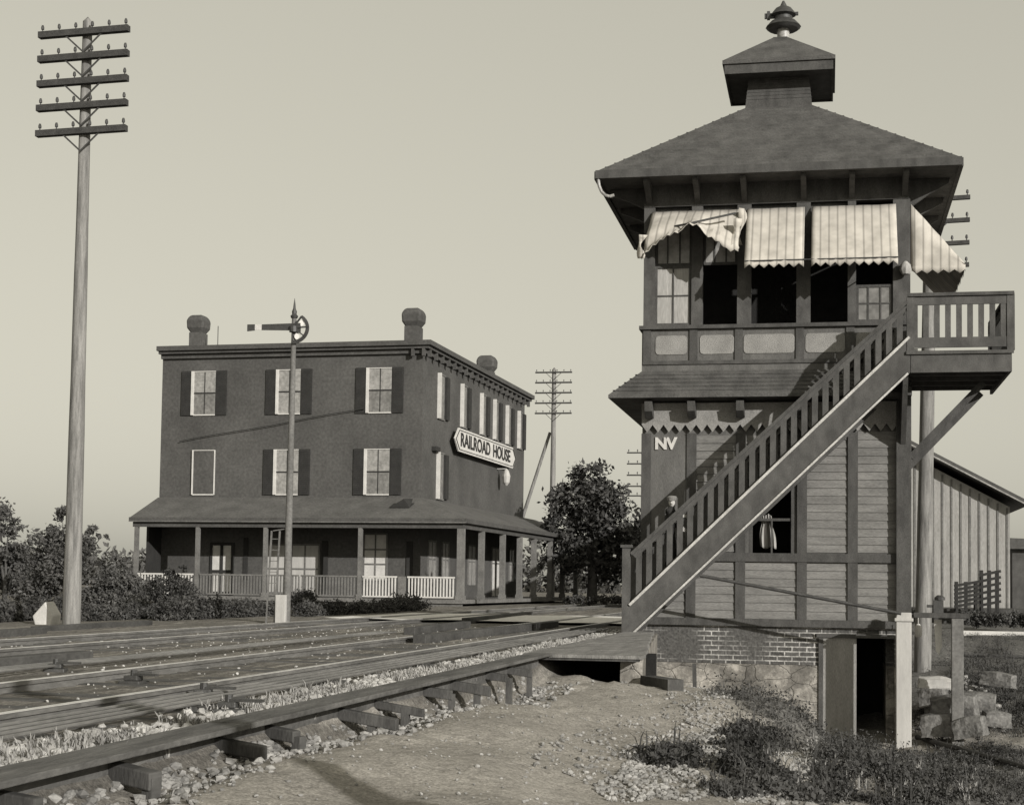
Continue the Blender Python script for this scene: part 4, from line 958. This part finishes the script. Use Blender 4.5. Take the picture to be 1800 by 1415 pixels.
for k in range(8): la.bar((lx - .09 + k * .009, sy + .02, .12 + k * .23), (lx + .09 + k * .009, sy + .02, .12 + k * .23), .015, .015)
la.bar((lx + .02, sy + .02, 1.9), (sx, sy, 1.95), .02, .02)
la.build('ladder', 'porchwood', t)

# ------------------------------------------------------------------ house
HR = -R(2.25)
hs = thing('brick_house', 'dark three storey railroad hotel with wraparound porch and sign board on its side', 'house', (-15.82, 60, 0), HR)
def HB(): return MB()
def hb(mb, name, mat, par=hs, **k): return mb.build(name, mat, par, local=True, **k)
HX0, DEP = -11.3, 17.7
wl = HB(); wl.box(HX0, 0, 0, .3, 0, 10.1); wl.box(HX0, HX0 + .3, .3, DEP, 0, 10.1); wl.box(-.3, 0, .3, DEP, 0, 10.1); wl.box(HX0 + .3, -.3, DEP - .3, DEP, 0, 10.1)
hb(wl, 'wall', 'housewall')
cn = HB(); cn.box(HX0 - .1, .42, -.42, DEP + .42, 10.28, 10.47); cn.box(HX0 - .06, .3, -.3, DEP + .3, 10.16, 10.279); cn.box(HX0 - .02, .14, -.14, DEP + .14, 9.98, 10.159)
co = hb(cn, 'cornice', 'cornice')
rf = HB(); rf.add([(HX0 - .1, -.42, 10.471), (.42, -.42, 10.471), (.42, DEP + .42, 10.471), (HX0 - .1, DEP + .42, 10.471), (-5.5, 5, 10.75), (-5.5, 13, 10.75)], [(0, 1, 4), (1, 2, 5, 4), (2, 3, 5), (3, 0, 4, 5)]); hb(rf, 'roof', 'houseroof')
for k in range(20):
    y = .1 + k * .92; hb(HB().box(.141, .28, y, y + .1, 9.86, 10.158), 'bracket', 'cornice')
for x in (-.35, .1):
    hb(HB().box(x - .08, x + .04, -.28, -.141, 9.86, 10.158), 'bracket', 'cornice')
def chimney(x0, x1, y0, y1, top):
    c = HB(); c.box(x0 + .1, x1 - .1, y0, y1, 10.4, top - .75); o = hb(c, 'chimney', 'housewall')
    c = HB(); mx, my = (x0 + x1) / 2, (y0 + y1) / 2; r = (x1 - x0) / 2
    c.v = []; prof = [(r - .1, -.751), (r + .02, -.55), (r + .04, -.2), (r - .08, -.02), (r - .16, .0)]
    q = []
    for rr, z in prof: q += [(mx - rr, my - rr, top + z), (mx + rr, my - rr, top + z), (mx + rr, my + rr, top + z), (mx - rr, my + rr, top + z)]
    fs = [(j * 4 + i, j * 4 + (i + 1) % 4, j * 4 + 4 + (i + 1) % 4, j * 4 + 4 + i) for j in range(4) for i in range(4)] + [(16, 17, 18, 19)]
    c.add(q, fs); c.build('chimney_cap', 'housewall', o, local=True, bevel=.08)
chimney(-10.49, -9.77, .5, 1.2, 11.92); chimney(-1.08, -.32, .5, 1.25, 11.95); chimney(-1.1, -.3, 12.3, 13.1, 11.75)
rod = HB(); rod.tube((-8.95, .2, 10.5), (-8.95, .2, 11.35), .018, n=6); hb(rod, 'lightning_rod', 'metal')
def win_front(x0, x1, z0, z1, kind='blind', shut=True, y=0):
    f = HB(); b = .075; th = .03; lb = .11 if kind != 'outline' else .04
    f.box(x0 - lb, x0, y - .09, y - .002, z0 - th, z1 + th); f.box(x0, x1, y - .05, y - .002, z1, z1 + th); f.box(x0, x1, y - .06, y - .002, z0 - th - .02, z0)  # sunlit left reveal built in as a wide white jamb, right jamb omitted
    if kind == 'outline': f.box(x1, x1 + .04, y - .05, y - .002, z0 - th, z1 + th)
    wn = f.build('window', 'white', hs, local=True)
    if kind == 'outline':
        HB().box(x0, x1, y - .02, y - .003, z0, z1).build('blind_panel', 'housewall', wn, local=True); return
    zm = (z0 + z1) / 2
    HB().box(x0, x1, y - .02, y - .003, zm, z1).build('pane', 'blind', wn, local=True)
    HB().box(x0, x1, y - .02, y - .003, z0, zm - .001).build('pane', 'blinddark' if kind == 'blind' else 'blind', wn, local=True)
    s = HB(); xm = (x0 + x1) / 2; s.box(xm - .018, xm + .018, y - .032, y - .021, z0, z1); s.box(x0, x1, y - .034, y - .0325, zm - .03, zm + .03)
    s.build('glazing_bar', 'shutter', wn, local=True)
    if shut:
        for a, c in ((x0 - b - .48, x0 - b - .01), (x1 + .04, x1 + .5)):
            q = HB(); q.box(a, c, y - .055, y - .003, z0 - .04, z1 + .04)
            for k in range(22): zz = z0 + k * (z1 - z0) / 22; q.box(a + .05, c - .05, y - .066, y - .0555, zz, zz + .035)
            q.build('shutter', 'shutter', hs, local=True)
W3 = (7.66, 9.42); W2 = (4.38, 6.16)
win_front(-9.85, -8.9, *W3); win_front(-6.12, -5.18, *W3, kind='two'); win_front(-2.25, -1.3, *W3)
win_front(-9.8, -8.88, *W2, kind='outline', shut=False); win_front(-6.15, -5.2, *W2, kind='two'); win_front(-2.28, -1.33, *W2)
# side windows: lit near edge of each frame put in white, proud of wall
for z0, z1, yl in ((7.66, 9.45, (2.1, 5.6, 8.9, 11.3, 13.75, 16.2)), (4.35, 6.2, (2.1,))):
    for y in yl:
        f = HB(); f.box(.002, .17, y - .05, y - .0, z0 - .04, z1 + .04); wn = f.build('window', 'white', hs, local=True)
        f = HB(); f.box(.002, .05, y, y + .95, z1, z1 + .06); f.box(.002, .06, y, y + .95, z0 - .06, z0); f.box(.0205, .035, y + .45, y + .5, z0, z1); f.build('frame', 'porchwood', wn, local=True)
        HB().box(.003, .02, y + .02, y + .95, z0, z1).build('pane', 'blinddark', wn, local=True)
        HB().box(.003, .1, y + 1.06, y + 1.5, z0, z1).build('shutter', 'shutter', hs, local=True)
f = HB(); f.box(.003, .2, 1.35, 1.95, 6.22, 6.4); f.build('window_hood', 'shutter', hs, local=True)
# sign board
sb = HB(); ya, yb_, za, zb_ = 3.7, 14.6, 6.45, 7.45
sb.prism([(.26, ya, (za + zb_) / 2), (.26, ya + .6, za), (.26, yb_ - .6, za), (.26, yb_, (za + zb_) / 2), (.26, yb_ - .6, zb_), (.26, ya + .6, zb_)], (.06, 0, 0))
sg = hb(sb, 'sign_board', 'white')
bd = HB(); k_ = .09; xx = .3205
pr_ = [(ya + .12, (za + zb_) / 2), (ya + .66, za + k_), (yb_ - .66, za + k_), (yb_ - .12, (za + zb_) / 2), (yb_ - .66, zb_ - k_), (ya + .66, zb_ - k_)]
for i in range(6):
    a_, b2 = pr_[i], pr_[(i + 1) % 6]; bd.bar((xx + .008, a_[0], a_[1]), (xx + .008, b2[0], b2[1]), .014, .05, up=(1, 0, 0))
bd.build('sign_border', 'shutter', sg, local=True)
for word, c0, wd_ in (('RAILROAD', 7.05, 5.0), ('HOUSE', 11.75, 3.3)):
    vs, fs = textmesh(word, .74, .008, .02)
    wv = max(v[0] for v in vs) - min(v[0] for v in vs); sx_ = wd_ / wv
    tb = HB(); tb.add([(.335 + v[2], c0 + v[0] * sx_, (za + zb_) / 2 + v[1] * 1.08) for v in vs], fs); tb.build('lettering', 'shutter', sg, local=True)
lm = HB(); lm.lathe((.45, 12.2, 5.5), [(.05, 0), (.16, .15), (.2, .45), (.12, .7), (.03, .8)], 10); lm.bar((.0, 12.2, 6.3), (.45, 12.2, 6.3), .04, .04); hb(lm, 'wall_lamp', 'offwhite')
# wire over the facade
wr = HB(); pts = [(-10.4 + i * .8, -.12, 6.55 + i * .125 + .02 * math.sin(i)) for i in range(11)]
for a_, b2 in zip(pts[:-1], pts[1:]): wr.tube(a_, b2, .018, n=5)
hb(wr, 'wire', 'shutter')
# porch
PY, PX = -2.45, 2.5; EZ, WZ = 3.3, 4.24
pr = HB(); HXL = HX0 - .05; DE = 20.6
pr.add([(HXL, PY, EZ), (PX, PY, EZ), (PX, DE, EZ), (0, DE, WZ), (0, 0, WZ), (HXL, 0, WZ)], [(0, 1, 4, 5), (1, 2, 3, 4)])
pr.add([(HXL, PY, EZ - .06), (PX, PY, EZ - .06), (PX, DE, EZ - .06), (0, DE, WZ - .1), (0, 0, WZ - .1), (HXL, 0, WZ - .1)], [(5, 4, 1, 0), (4, 3, 2, 1)])
pr.add([(HXL, PY, EZ - .06), (HXL, PY, EZ), (HXL, 0, WZ), (HXL, 0, WZ - .1)], [(0, 1, 2, 3)])
prf = hb(pr, 'porch_roof', 'houseroof')
g = HB(); g.box(HXL, PX + .06, PY - .06, PY + .0, EZ - .16, EZ + .015); g.box(PX + .0, PX + .06, PY, DE, EZ - .16, EZ + .015); g.box(HXL + .1, PX - .1, PY + .1, PY + .24, EZ - .36, EZ - .1); g.box(PX - .24, PX - .1, PY + .24, DE - .1, EZ - .36, EZ - .1)
hb(g, 'porch_eave', 'cornice')
g = HB(); g.box(HXL, PX + .07, PY - .07, PY - .061, EZ - .165, EZ - .125); hb(g, 'eave_strip', 'porchwood')
dv = HB(); dv.add([(-.9, -1.3, 3.78), (-.05, -1.3, 3.78), (-.3, -1.3, 4.12), (-.3, .0, 4.2), (-.9, 0, 4.2), (-.05, 0, 4.2)], [(0, 1, 2), (1, 5, 3, 2), (0, 2, 3, 4)]); dv.build('roof_vent', 'shutter', prf, local=True)
for i, x in enumerate((-11.1, -8.46, -5.6, -1.7, 2.3)):
    q = HB(); r = .075 if i < 4 else .13; q.box(x - r, x + r, PY + .1, PY + .1 + 2 * r, .26, EZ - .365); q.box(x - r - .04, x + r + .04, PY + .07, PY + .13 + 2 * r, .251, .4); hb(q, 'porch_post', 'porchwood')
for y in (.77, 4.24, 7.33, 10.1, 13.6, 16.5, 19.9):
    q = HB(); q.box(PX - .3, PX - .08, y - .11, y + .11, .26, EZ - .365); q.box(PX - .33, PX - .05, y - .14, y + .14, .251, .42); hb(q, 'porch_post', 'porchwood')
fl = HB(); fl.box(HXL + .05, PX - .02, PY + .02, -.001, .1, .25); fl.box(.001, PX - .02, 0, DE - .1, .1, .25); fl.box(HXL + .15, PX - .1, PY + .12, PY + .2, -.3, .099); hb(fl, 'porch_floor', 'porchwood')
sc_ = HB(); sc_.box(HXL + .1, HXL + .2, -1.15, -.01, .26, 3.3); sc_.add([(HXL + .1, -1.15, 3.3), (HXL + .2, -1.15, 3.3), (HXL + .2, -.01, 3.6), (HXL + .1, -.01, 3.6)], [(0, 1, 2, 3)]); hb(sc_, 'end_screen', 'shutter')
def railing(x0, x1, mat, z0=.3, z1=1.05, step=.125):
    q = HB(); q.box(x0, x1, PY + .12, PY + .2, z1, z1 + .06); q.box(x0, x1, PY + .13, PY + .18, z0, z0 + .05)
    x = x0 + .04
    while x < x1: q.box(x, x + .055, PY + .14, PY + .17, z0 + .05, z1); x += step
    hb(q, 'railing', mat)
railing(-11.0, -8.6, 'white'); railing(-8.35, -5.7, 'porchwood'); railing(-5.5, -4.2, 'porchwood'); railing(-4.1, -1.8, 'porchwood')
railing(-1.58, -.2, 'white'); railing(.22, 2.1, 'white')
hb(HB().box(-.14, .16, PY + .12, PY + .18, .3, 1.1), 'rail_panel', 'porchwood')
# ground floor windows and door
def gwin(x0, x1, z0, z1, nx_, nz_, mat):
    f = HB(); b = .07
    f.box(x0 - b, x0, -.05, -.002, z0 - b, z1 + b); f.box(x1, x1 + b, -.05, -.002, z0 - b, z1 + b); f.box(x0, x1, -.05, -.002, z1, z1 + b); f.box(x0, x1, -.05, -.002, z0 - b, z0)
    for k in range(1, nx_): xm = x0 + (x1 - x0) * k / nx_; f.box(xm - .03, xm + .03, -.04, -.0225, z0, z1)
    for k in range(1, nz_): zm = z0 + (z1 - z0) * k / nz_; f.box(x0, x1, -.044, -.041, zm - .03, zm + .03)
    wn = f.build('window', 'porchwood', hs, local=True); HB().box(x0, x1, -.02, -.004, z0, z1).build('pane', mat, wn, local=True)
gwin(-6.55, -4.25, .42, 2.3, 4, 2, 'offwhite'); gwin(-2.3, -1.4, 1.0, 2.75, 2, 3, 'white')
f = HB(); f.box(-8.95, -8.85, -.06, -.002, .25, 2.4); f.box(-8.5, -8.38, -.06, -.002, .25, 2.4); f.box(-8.02, -7.9, -.06, -.002, .25, 2.4); f.box(-8.85, -8.02, -.055, -.003, 2.28, 2.4); f.box(-8.85, -8.02, -.055, -.003, 1.15, 1.28); f.box(-8.85, -8.02, -.055, -.003, .25, .4)
dr = hb(f, 'door', 'shutter'); HB().box(-8.9, -7.95, -.02, -.003, .3, 2.35).build('pane', 'white', dr, local=True)
hb(HB().box(-7.5, -7.3, -.03, -.002, .9, 2.6), 'shutter', 'shutter'); hb(HB().box(-4.1, -3.85, -.05, -.002, .4, 2.5), 'shutter', 'shutter'); hb(HB().box(-.55, -.3, -.05, -.002, .5, 2.5), 'shutter', 'shutter')
for y0, y1, z0, mt in ((1.1, 2.1, 1.0, 'blind'), (3.1, 4.0, 1.0, 'blind'), (7.2, 8.4, .8, 'blind'), (11.4, 12.8, .3, 'white'), (14.8, 15.8, 1.0, 'blind')):
    f = HB(); f.box(.002, .05, y0 - .08, y0, z0, 2.6); f.box(.002, .05, y1, y1 + .08, z0, 2.6); f.box(.002, .05, y0, y1, 2.52, 2.6); f.box(.021, .04, (y0 + y1) / 2 - .03, (y0 + y1) / 2 + .03, z0, 2.52); f.box(.021, .038, y0, y1, 1.8, 1.86)
    wn = f.build('window', 'porchwood', hs, local=True); HB().box(.003, .02, y0, y1, z0, 2.52).build('pane', mt, wn, local=True)

# ------------------------------------------------------------------ freight shed and right background
sh = thing('freight_shed', 'pale board and batten freight shed with dark gable roof behind the tower', 'shed', (.4, 62, .25))
SX0, SX1, RXX = -6.0, 6.78, .4
mb = MB(); mb.prism([(SX0, 62, -.2), (SX1, 62, -.2), (SX1, 62, 4.05), (RXX, 62, 7.5), (SX0, 62, 4.05)], (0, 18, 0)); mb.build('wall', 'shed', sh)
mb = MB(); x = SX0 + .1
while x < SX1: mb.box(x - .035, x + .035, 61.97, 61.999, -.1, 4.05 + (3.45 * (1 - abs(x - RXX) / 6.4)) - .1); x += .34
mb.build('batten', 'porchwood', sh)
mb = MB()
for s in (-1, 1):
    e = RXX + s * 6.95; P1 = [(RXX, 61.3, 8.0), (e, 61.3, 8.0 - .537 * 6.95), (e, 61.3, 8.0 - .537 * 6.95 - .2), (RXX, 61.3, 7.72)]
    mb.prism(P1, (0, 19.4, 0))
rfo = mb.build('roof', 'shedlow', sh)
mb = MB(); e = RXX + 6.95; mb.prism([(RXX, 61.27, 7.86), (e, 61.27, 7.86 - .537 * 6.95), (e, 61.27, 7.80 - .537 * 6.95), (RXX, 61.27, 7.80)], (0, .027, 0)); mb.build('barge_strip', 'blind', rfo)
mb = MB(); mb.box(-6, 9, 56, 61.95, -.5, .22); mb.box(-6, 9, 55.9, 55.99, .1, .23)
single(mb, 'loading_platform', 'darktimber', 'low dark loading platform in front of the freight shed', 'platform', (1, 56, -.5))
for (pa, pb_, Yq, lab) in (((1682, 1022), (1716, 1066), 54.5, 'left slatted crate leaning by the shed wall'), ((1726, 1002), (1754, 1066), 54.8, 'taller slatted crate standing right by the shed wall')):
    a_ = onY(pa[0], pa[1], Yq); b2 = onY(pb_[0], pb_[1], Yq)
    t = thing('slatted_crate', lab, 'crate', ((a_.x + b2.x) / 2, Yq, b2.z), 0, 'slatted crates by the freight shed')
    z0, z1 = b2.z, a_.z; mb = MB()
    for x in (a_.x, (a_.x + b2.x) / 2, b2.x):
        for y in (Yq, Yq + .5): mb.box(x - .04, x + .04, y - .04, y + .04, -.3, z1)
    mb.build('frame', 'shutter', t)
    for k in range(6):
        z = z0 + (z1 - z0) * (k + .5) / 6; mb = MB(); mb.bar((a_.x - .1, Yq - .05, z - .08), (b2.x + .1, Yq - .05, z + .08), .03, .09); mb.build('slat', 'shutter', t)
mb = MB(); mb.box(3.6, 14, 48, 48.2, -.5, -.32); single(mb, 'white_kerb_beam', 'white', 'long white painted beam lying on the ground right of the tower', 'beam', (4, 48, -.5))
t = thing('low_shed', 'small dark low shed at the far right edge of the view', 'shed', (11, 75, 0))
MB().box(8.3, 16, 75, 80, 0, 2.8).build('wall', 'shedlow', t); MB().prism([(8.0, 74.6, 2.8), (16.3, 74.6, 2.8), (16.3, 74.6, 3.0), (8.0, 74.6, 3.3)], (0, 5.8, 0)).build('roof', 'roof', t); MB().box(9.0, 9.7, 74.95, 74.999, 1.6, 2.4).build('window', 'blind', t)

for (a_, b2, Y1, Y2, lab) in (((1612, 1190), (1815, 1300), 29.5, 24, 'long thin pole lying down the slope right of the stone heap'), ((1700, 1180), (1815, 1208), 34, 31, 'thin rail lying across the rough ground at the right edge'), ((1690, 1140), (1815, 1146), 40, 40, 'dark rail lying beyond the rough ground at the right edge')):
    p = onY(a_[0], a_[1], Y1); q1 = onY(b2[0], b2[1], Y2); p.z = gz(p.x, p.y) + .05; q1.z = gz(q1.x, q1.y) + .05
    single(MB().tube(p, q1, .05, .04, 8), 'lying_pole', 'darktimber', lab, 'pole', tuple(p))
# whitewashed stone beside the pole
p = onY(82, 1101, 26.6)
mb = MB(); mb.prism([(p.x - .17, 26.5, -.08), (p.x + .13, 26.5, -.08), (p.x + .16, 26.5, .16), (p.x - .0, 26.5, .42), (p.x - .25, 26.5, .15)], (.03, .3, .02))
single(mb, 'whitewashed_stone', 'white', 'pointed whitewashed stone at the foot of the tall pale pole', 'stone', (p.x, 26.6, 0), bevel=.03)

# ------------------------------------------------------------------ vegetation
def foliage(blobs, n, leaf, seed, squash=1.0, tuft=0):
    q = random.Random(seed); mb = MB(); tot = sum(r ** 2 for _, _, _, r in blobs)
    # clumps spread through every blob; leaves spread through every clump
    for (x, y, z, r) in blobs:
        nl = int(n * r * r / tot); nc = max(5, nl // 26)
        cl = []
        for k in range(nc):
            d = Vector((q.gauss(0, 1), q.gauss(0, 1), q.gauss(0, 1))).normalized(); rr = r * (q.uniform(.45, 1.08))
            cl.append((x + d.x * rr, y + d.y * rr, z + d.z * rr * squash, r * q.uniform(.12, .26)))
        for k in range(nl):
            c = q.choice(cl); s = leaf * q.uniform(.6, 1.4)
            p = Vector((c[0] + q.gauss(0, c[3]), c[1] + q.gauss(0, c[3]), c[2] + q.gauss(0, c[3]) * .8))
            a = Vector((q.gauss(0, 1), q.gauss(0, 1), q.gauss(0, 1))).normalized(); b2 = a.orthogonal().normalized(); b2.rotate(Matrix.Rotation(q.random() * 6.28, 3, a))
            c2 = a.cross(b2) * .6
            mb.add([p - b2 * s, p - c2 * s * .8, p + b2 * s, p + c2 * s * .8], [(0, 1, 2, 3)])
    return mb
def tree(name, label, base, blobs, n, leaf, seed, mat='leaf', trunk_r=.2, cat='tree', grp=None, squash=.9):
    t = thing(name, label, cat, base, 0, grp)
    foliage(blobs, n, leaf, seed, squash).build('crown', mat, t)
    mb = MB(); q = random.Random(seed + 1); zt_ = min(b[2] for b in blobs)
    mb.tube((base[0], base[1], base[2] - .3), (base[0] + .05, base[1], zt_), trunk_r, trunk_r * .75, 10)
    for b in blobs:
        mid = Vector((base[0], base[1], zt_)) * .55 + Vector(b[:3]) * .45; mid.z = zt_ * .5 + b[2] * .5
        mb.tube((base[0] + .05, base[1], zt_ - .05), mid, trunk_r * .55, trunk_r * .35, 7); mb.tube(mid, b[:3], trunk_r * .35, trunk_r * .1, 6)
    mb.build('trunk', 'bark', t, smooth=True)
    return t
def bl(lst, Y, sc):   # (px, py, r_px) outlines taken at depth Y, with a spread in depth
    out = []; q = random.Random(len(lst))
    for px, py, r in lst:
        p = onY(px, py, Y); rr = r * Y / F; out.append((p.x, Y + q.uniform(-1, 1) * rr * sc, p.z, rr))
    return out
B = bl([(1035, 850, 40), (1000, 885, 38), (1065, 890, 45), (1030, 930, 50), (985, 930, 30), (1090, 940, 38), (1060, 985, 42), (1010, 975, 40), (1100, 990, 24)], 75, 1.0)
p = onY(1040, 1050, 75); tree('shade_tree', 'broad dark leafy tree between the house and the tower', (p.x, 75, 0), B, 10500, .13, 11, trunk_r=.28)
B = bl([(1140, 960, 30), (1160, 920, 40), (1180, 980, 40)], 82, 1.0)
p = onY(1165, 1050, 82); tree('shade_tree', 'dark tree mostly hidden behind the left side of the tower', (p.x, 82, 0), B, 3500, .15, 12)
def blx(lst, X, sc):      # outlines whose row runs parallel to the tracks at x = X
    out = []; q = random.Random(len(lst))
    for px, py, r in lst:
        d = ray(px, py); Y = X / d.x * d.y; p = onY(px, py, Y); rr = r * Y / F; out.append((p.x + q.uniform(-1, 1) * rr * sc, Y, p.z, rr))
    return out
B = bl([(118, 905, 20), (100, 950, 32), (150, 960, 28), (70, 985, 28), (130, 1000, 42), (160, 930, 12), (176, 942, 9), (90, 1030, 38), (185, 1010, 14)], 36, 1.0)
p = onY(115, 1085, 36); tree('bushy_tree', 'ragged young tree directly behind the tall pale pole', (p.x, 36, 0), B, 8500, .05, 13, mat='leafmid', trunk_r=.07)
B = bl([(12, 930, 24), (-20, 900, 30), (20, 975, 30), (-15, 1000, 50), (35, 1030, 36)], 40, 1.0)
p = onY(5, 1085, 40); tree('bushy_tree', 'ragged tree cut by the left edge of the picture', (p.x, 40, 0), B, 6500, .06, 14, mat='leafmid', trunk_r=.09)
B = bl([(190, 1025, 34), (225, 1035, 30), (170, 1060, 30), (210, 1070, 32), (250, 1075, 30), (150, 1050, 26)], 44, .8)
p = onY(205, 1090, 44); tree('shrub', 'pale bushy shrub left of the porch end', (p.x, 44, 0), B, 11000, .055, 15, mat='leafpale', trunk_r=.06, cat='shrub')
B = bl([(275, 1035, 22), (305, 1032, 26), (335, 1048, 24), (270, 1075, 24), (310, 1075, 28), (350, 1080, 22), (292, 1005, 10), (322, 1000, 8)], 42, .8)
p = onY(305, 1095, 42); tree('shrub', 'dark climbing shrub in front of the left porch rail', (p.x, 42, -.1), B, 10000, .045, 16, trunk_r=.05, cat='shrub')
def hedge(name, label, B, n, leaf, seed, mat='leaf', cat='hedge'):
    o = foliage(B, n, leaf, seed, .9); single(o, name, mat, label, cat, (B[0][0], B[0][1], 0))
rq = random.Random(5)
hedge('thicket', 'low rank thicket at the far left behind the whitewashed stone', blx([(x, 1082 + rq.uniform(-16, 6), rq.uniform(16, 24)) for x in range(-30, 118, 11)], -15.6, .6), 11000, .04, 29, cat='thicket')
hedge('thicket', 'low rank thicket between the tall pale pole and the porch end', blx([(x, 1086 + rq.uniform(-10, 5), rq.uniform(16, 22)) for x in range(150, 290, 9)], -14.6, .6), 10000, .04, 30, cat='thicket')
hedge('hedge', 'low dark hedge in front of the left half of the porch', blx([(x, 1076 + rq.uniform(-6, 4), rq.uniform(21, 25)) for x in range(280, 486, 9)], -13.6, .4), 17000, .038, 31)
hedge('hedge', 'low dark hedge in front of the right half of the porch', blx([(x, 1080 - (x - 525) * .035 + rq.uniform(-3, 3) - 3, rq.uniform(18, 21)) for x in range(530, 738, 8)], -12.6, .3), 20000, .038, 32)
for i, (cx_, cy_, r_, lab) in enumerate([(538, 1054, 22, 'round dark bush right of the semaphore base'), (716, 1066, 25, 'round dark bush at the right end of the hedge')]):
    B = blx([(cx_, cy_, r_), (cx_ - r_ * .5, cy_ + 8, r_ * .7), (cx_ + r_ * .5, cy_ + 8, r_ * .7)], -13.2, .5)
    tree('bush', lab, (B[0][0], B[0][1], -.05), B, 3500, .035, 20 + i, trunk_r=.03, cat='bush')
hedge('hedge', 'low hedge beside the road right of the porch posts', bl([(x, 1054, 9) for x in range(1000, 1130, 9)], 66, .5), 5000, .05, 33)
hedge('hedge', 'low scrubby hedge behind the white beam at right', bl([(x, 1088 + rnd.uniform(-4, 4), 13) for x in range(1700, 1815, 11)], 50, .5), 5000, .045, 34)
o = foliage([(x, 190 + rnd.uniform(-15, 15), rnd.uniform(1, 2.5), rnd.uniform(2.5, 4)) for x in range(-130, 50, 4)], 26000, .45, 40).build('distant_woods', 'leafpale'); o['kind'] = 'stuff'; o['label'] = 'pale line of far woods along the horizon'
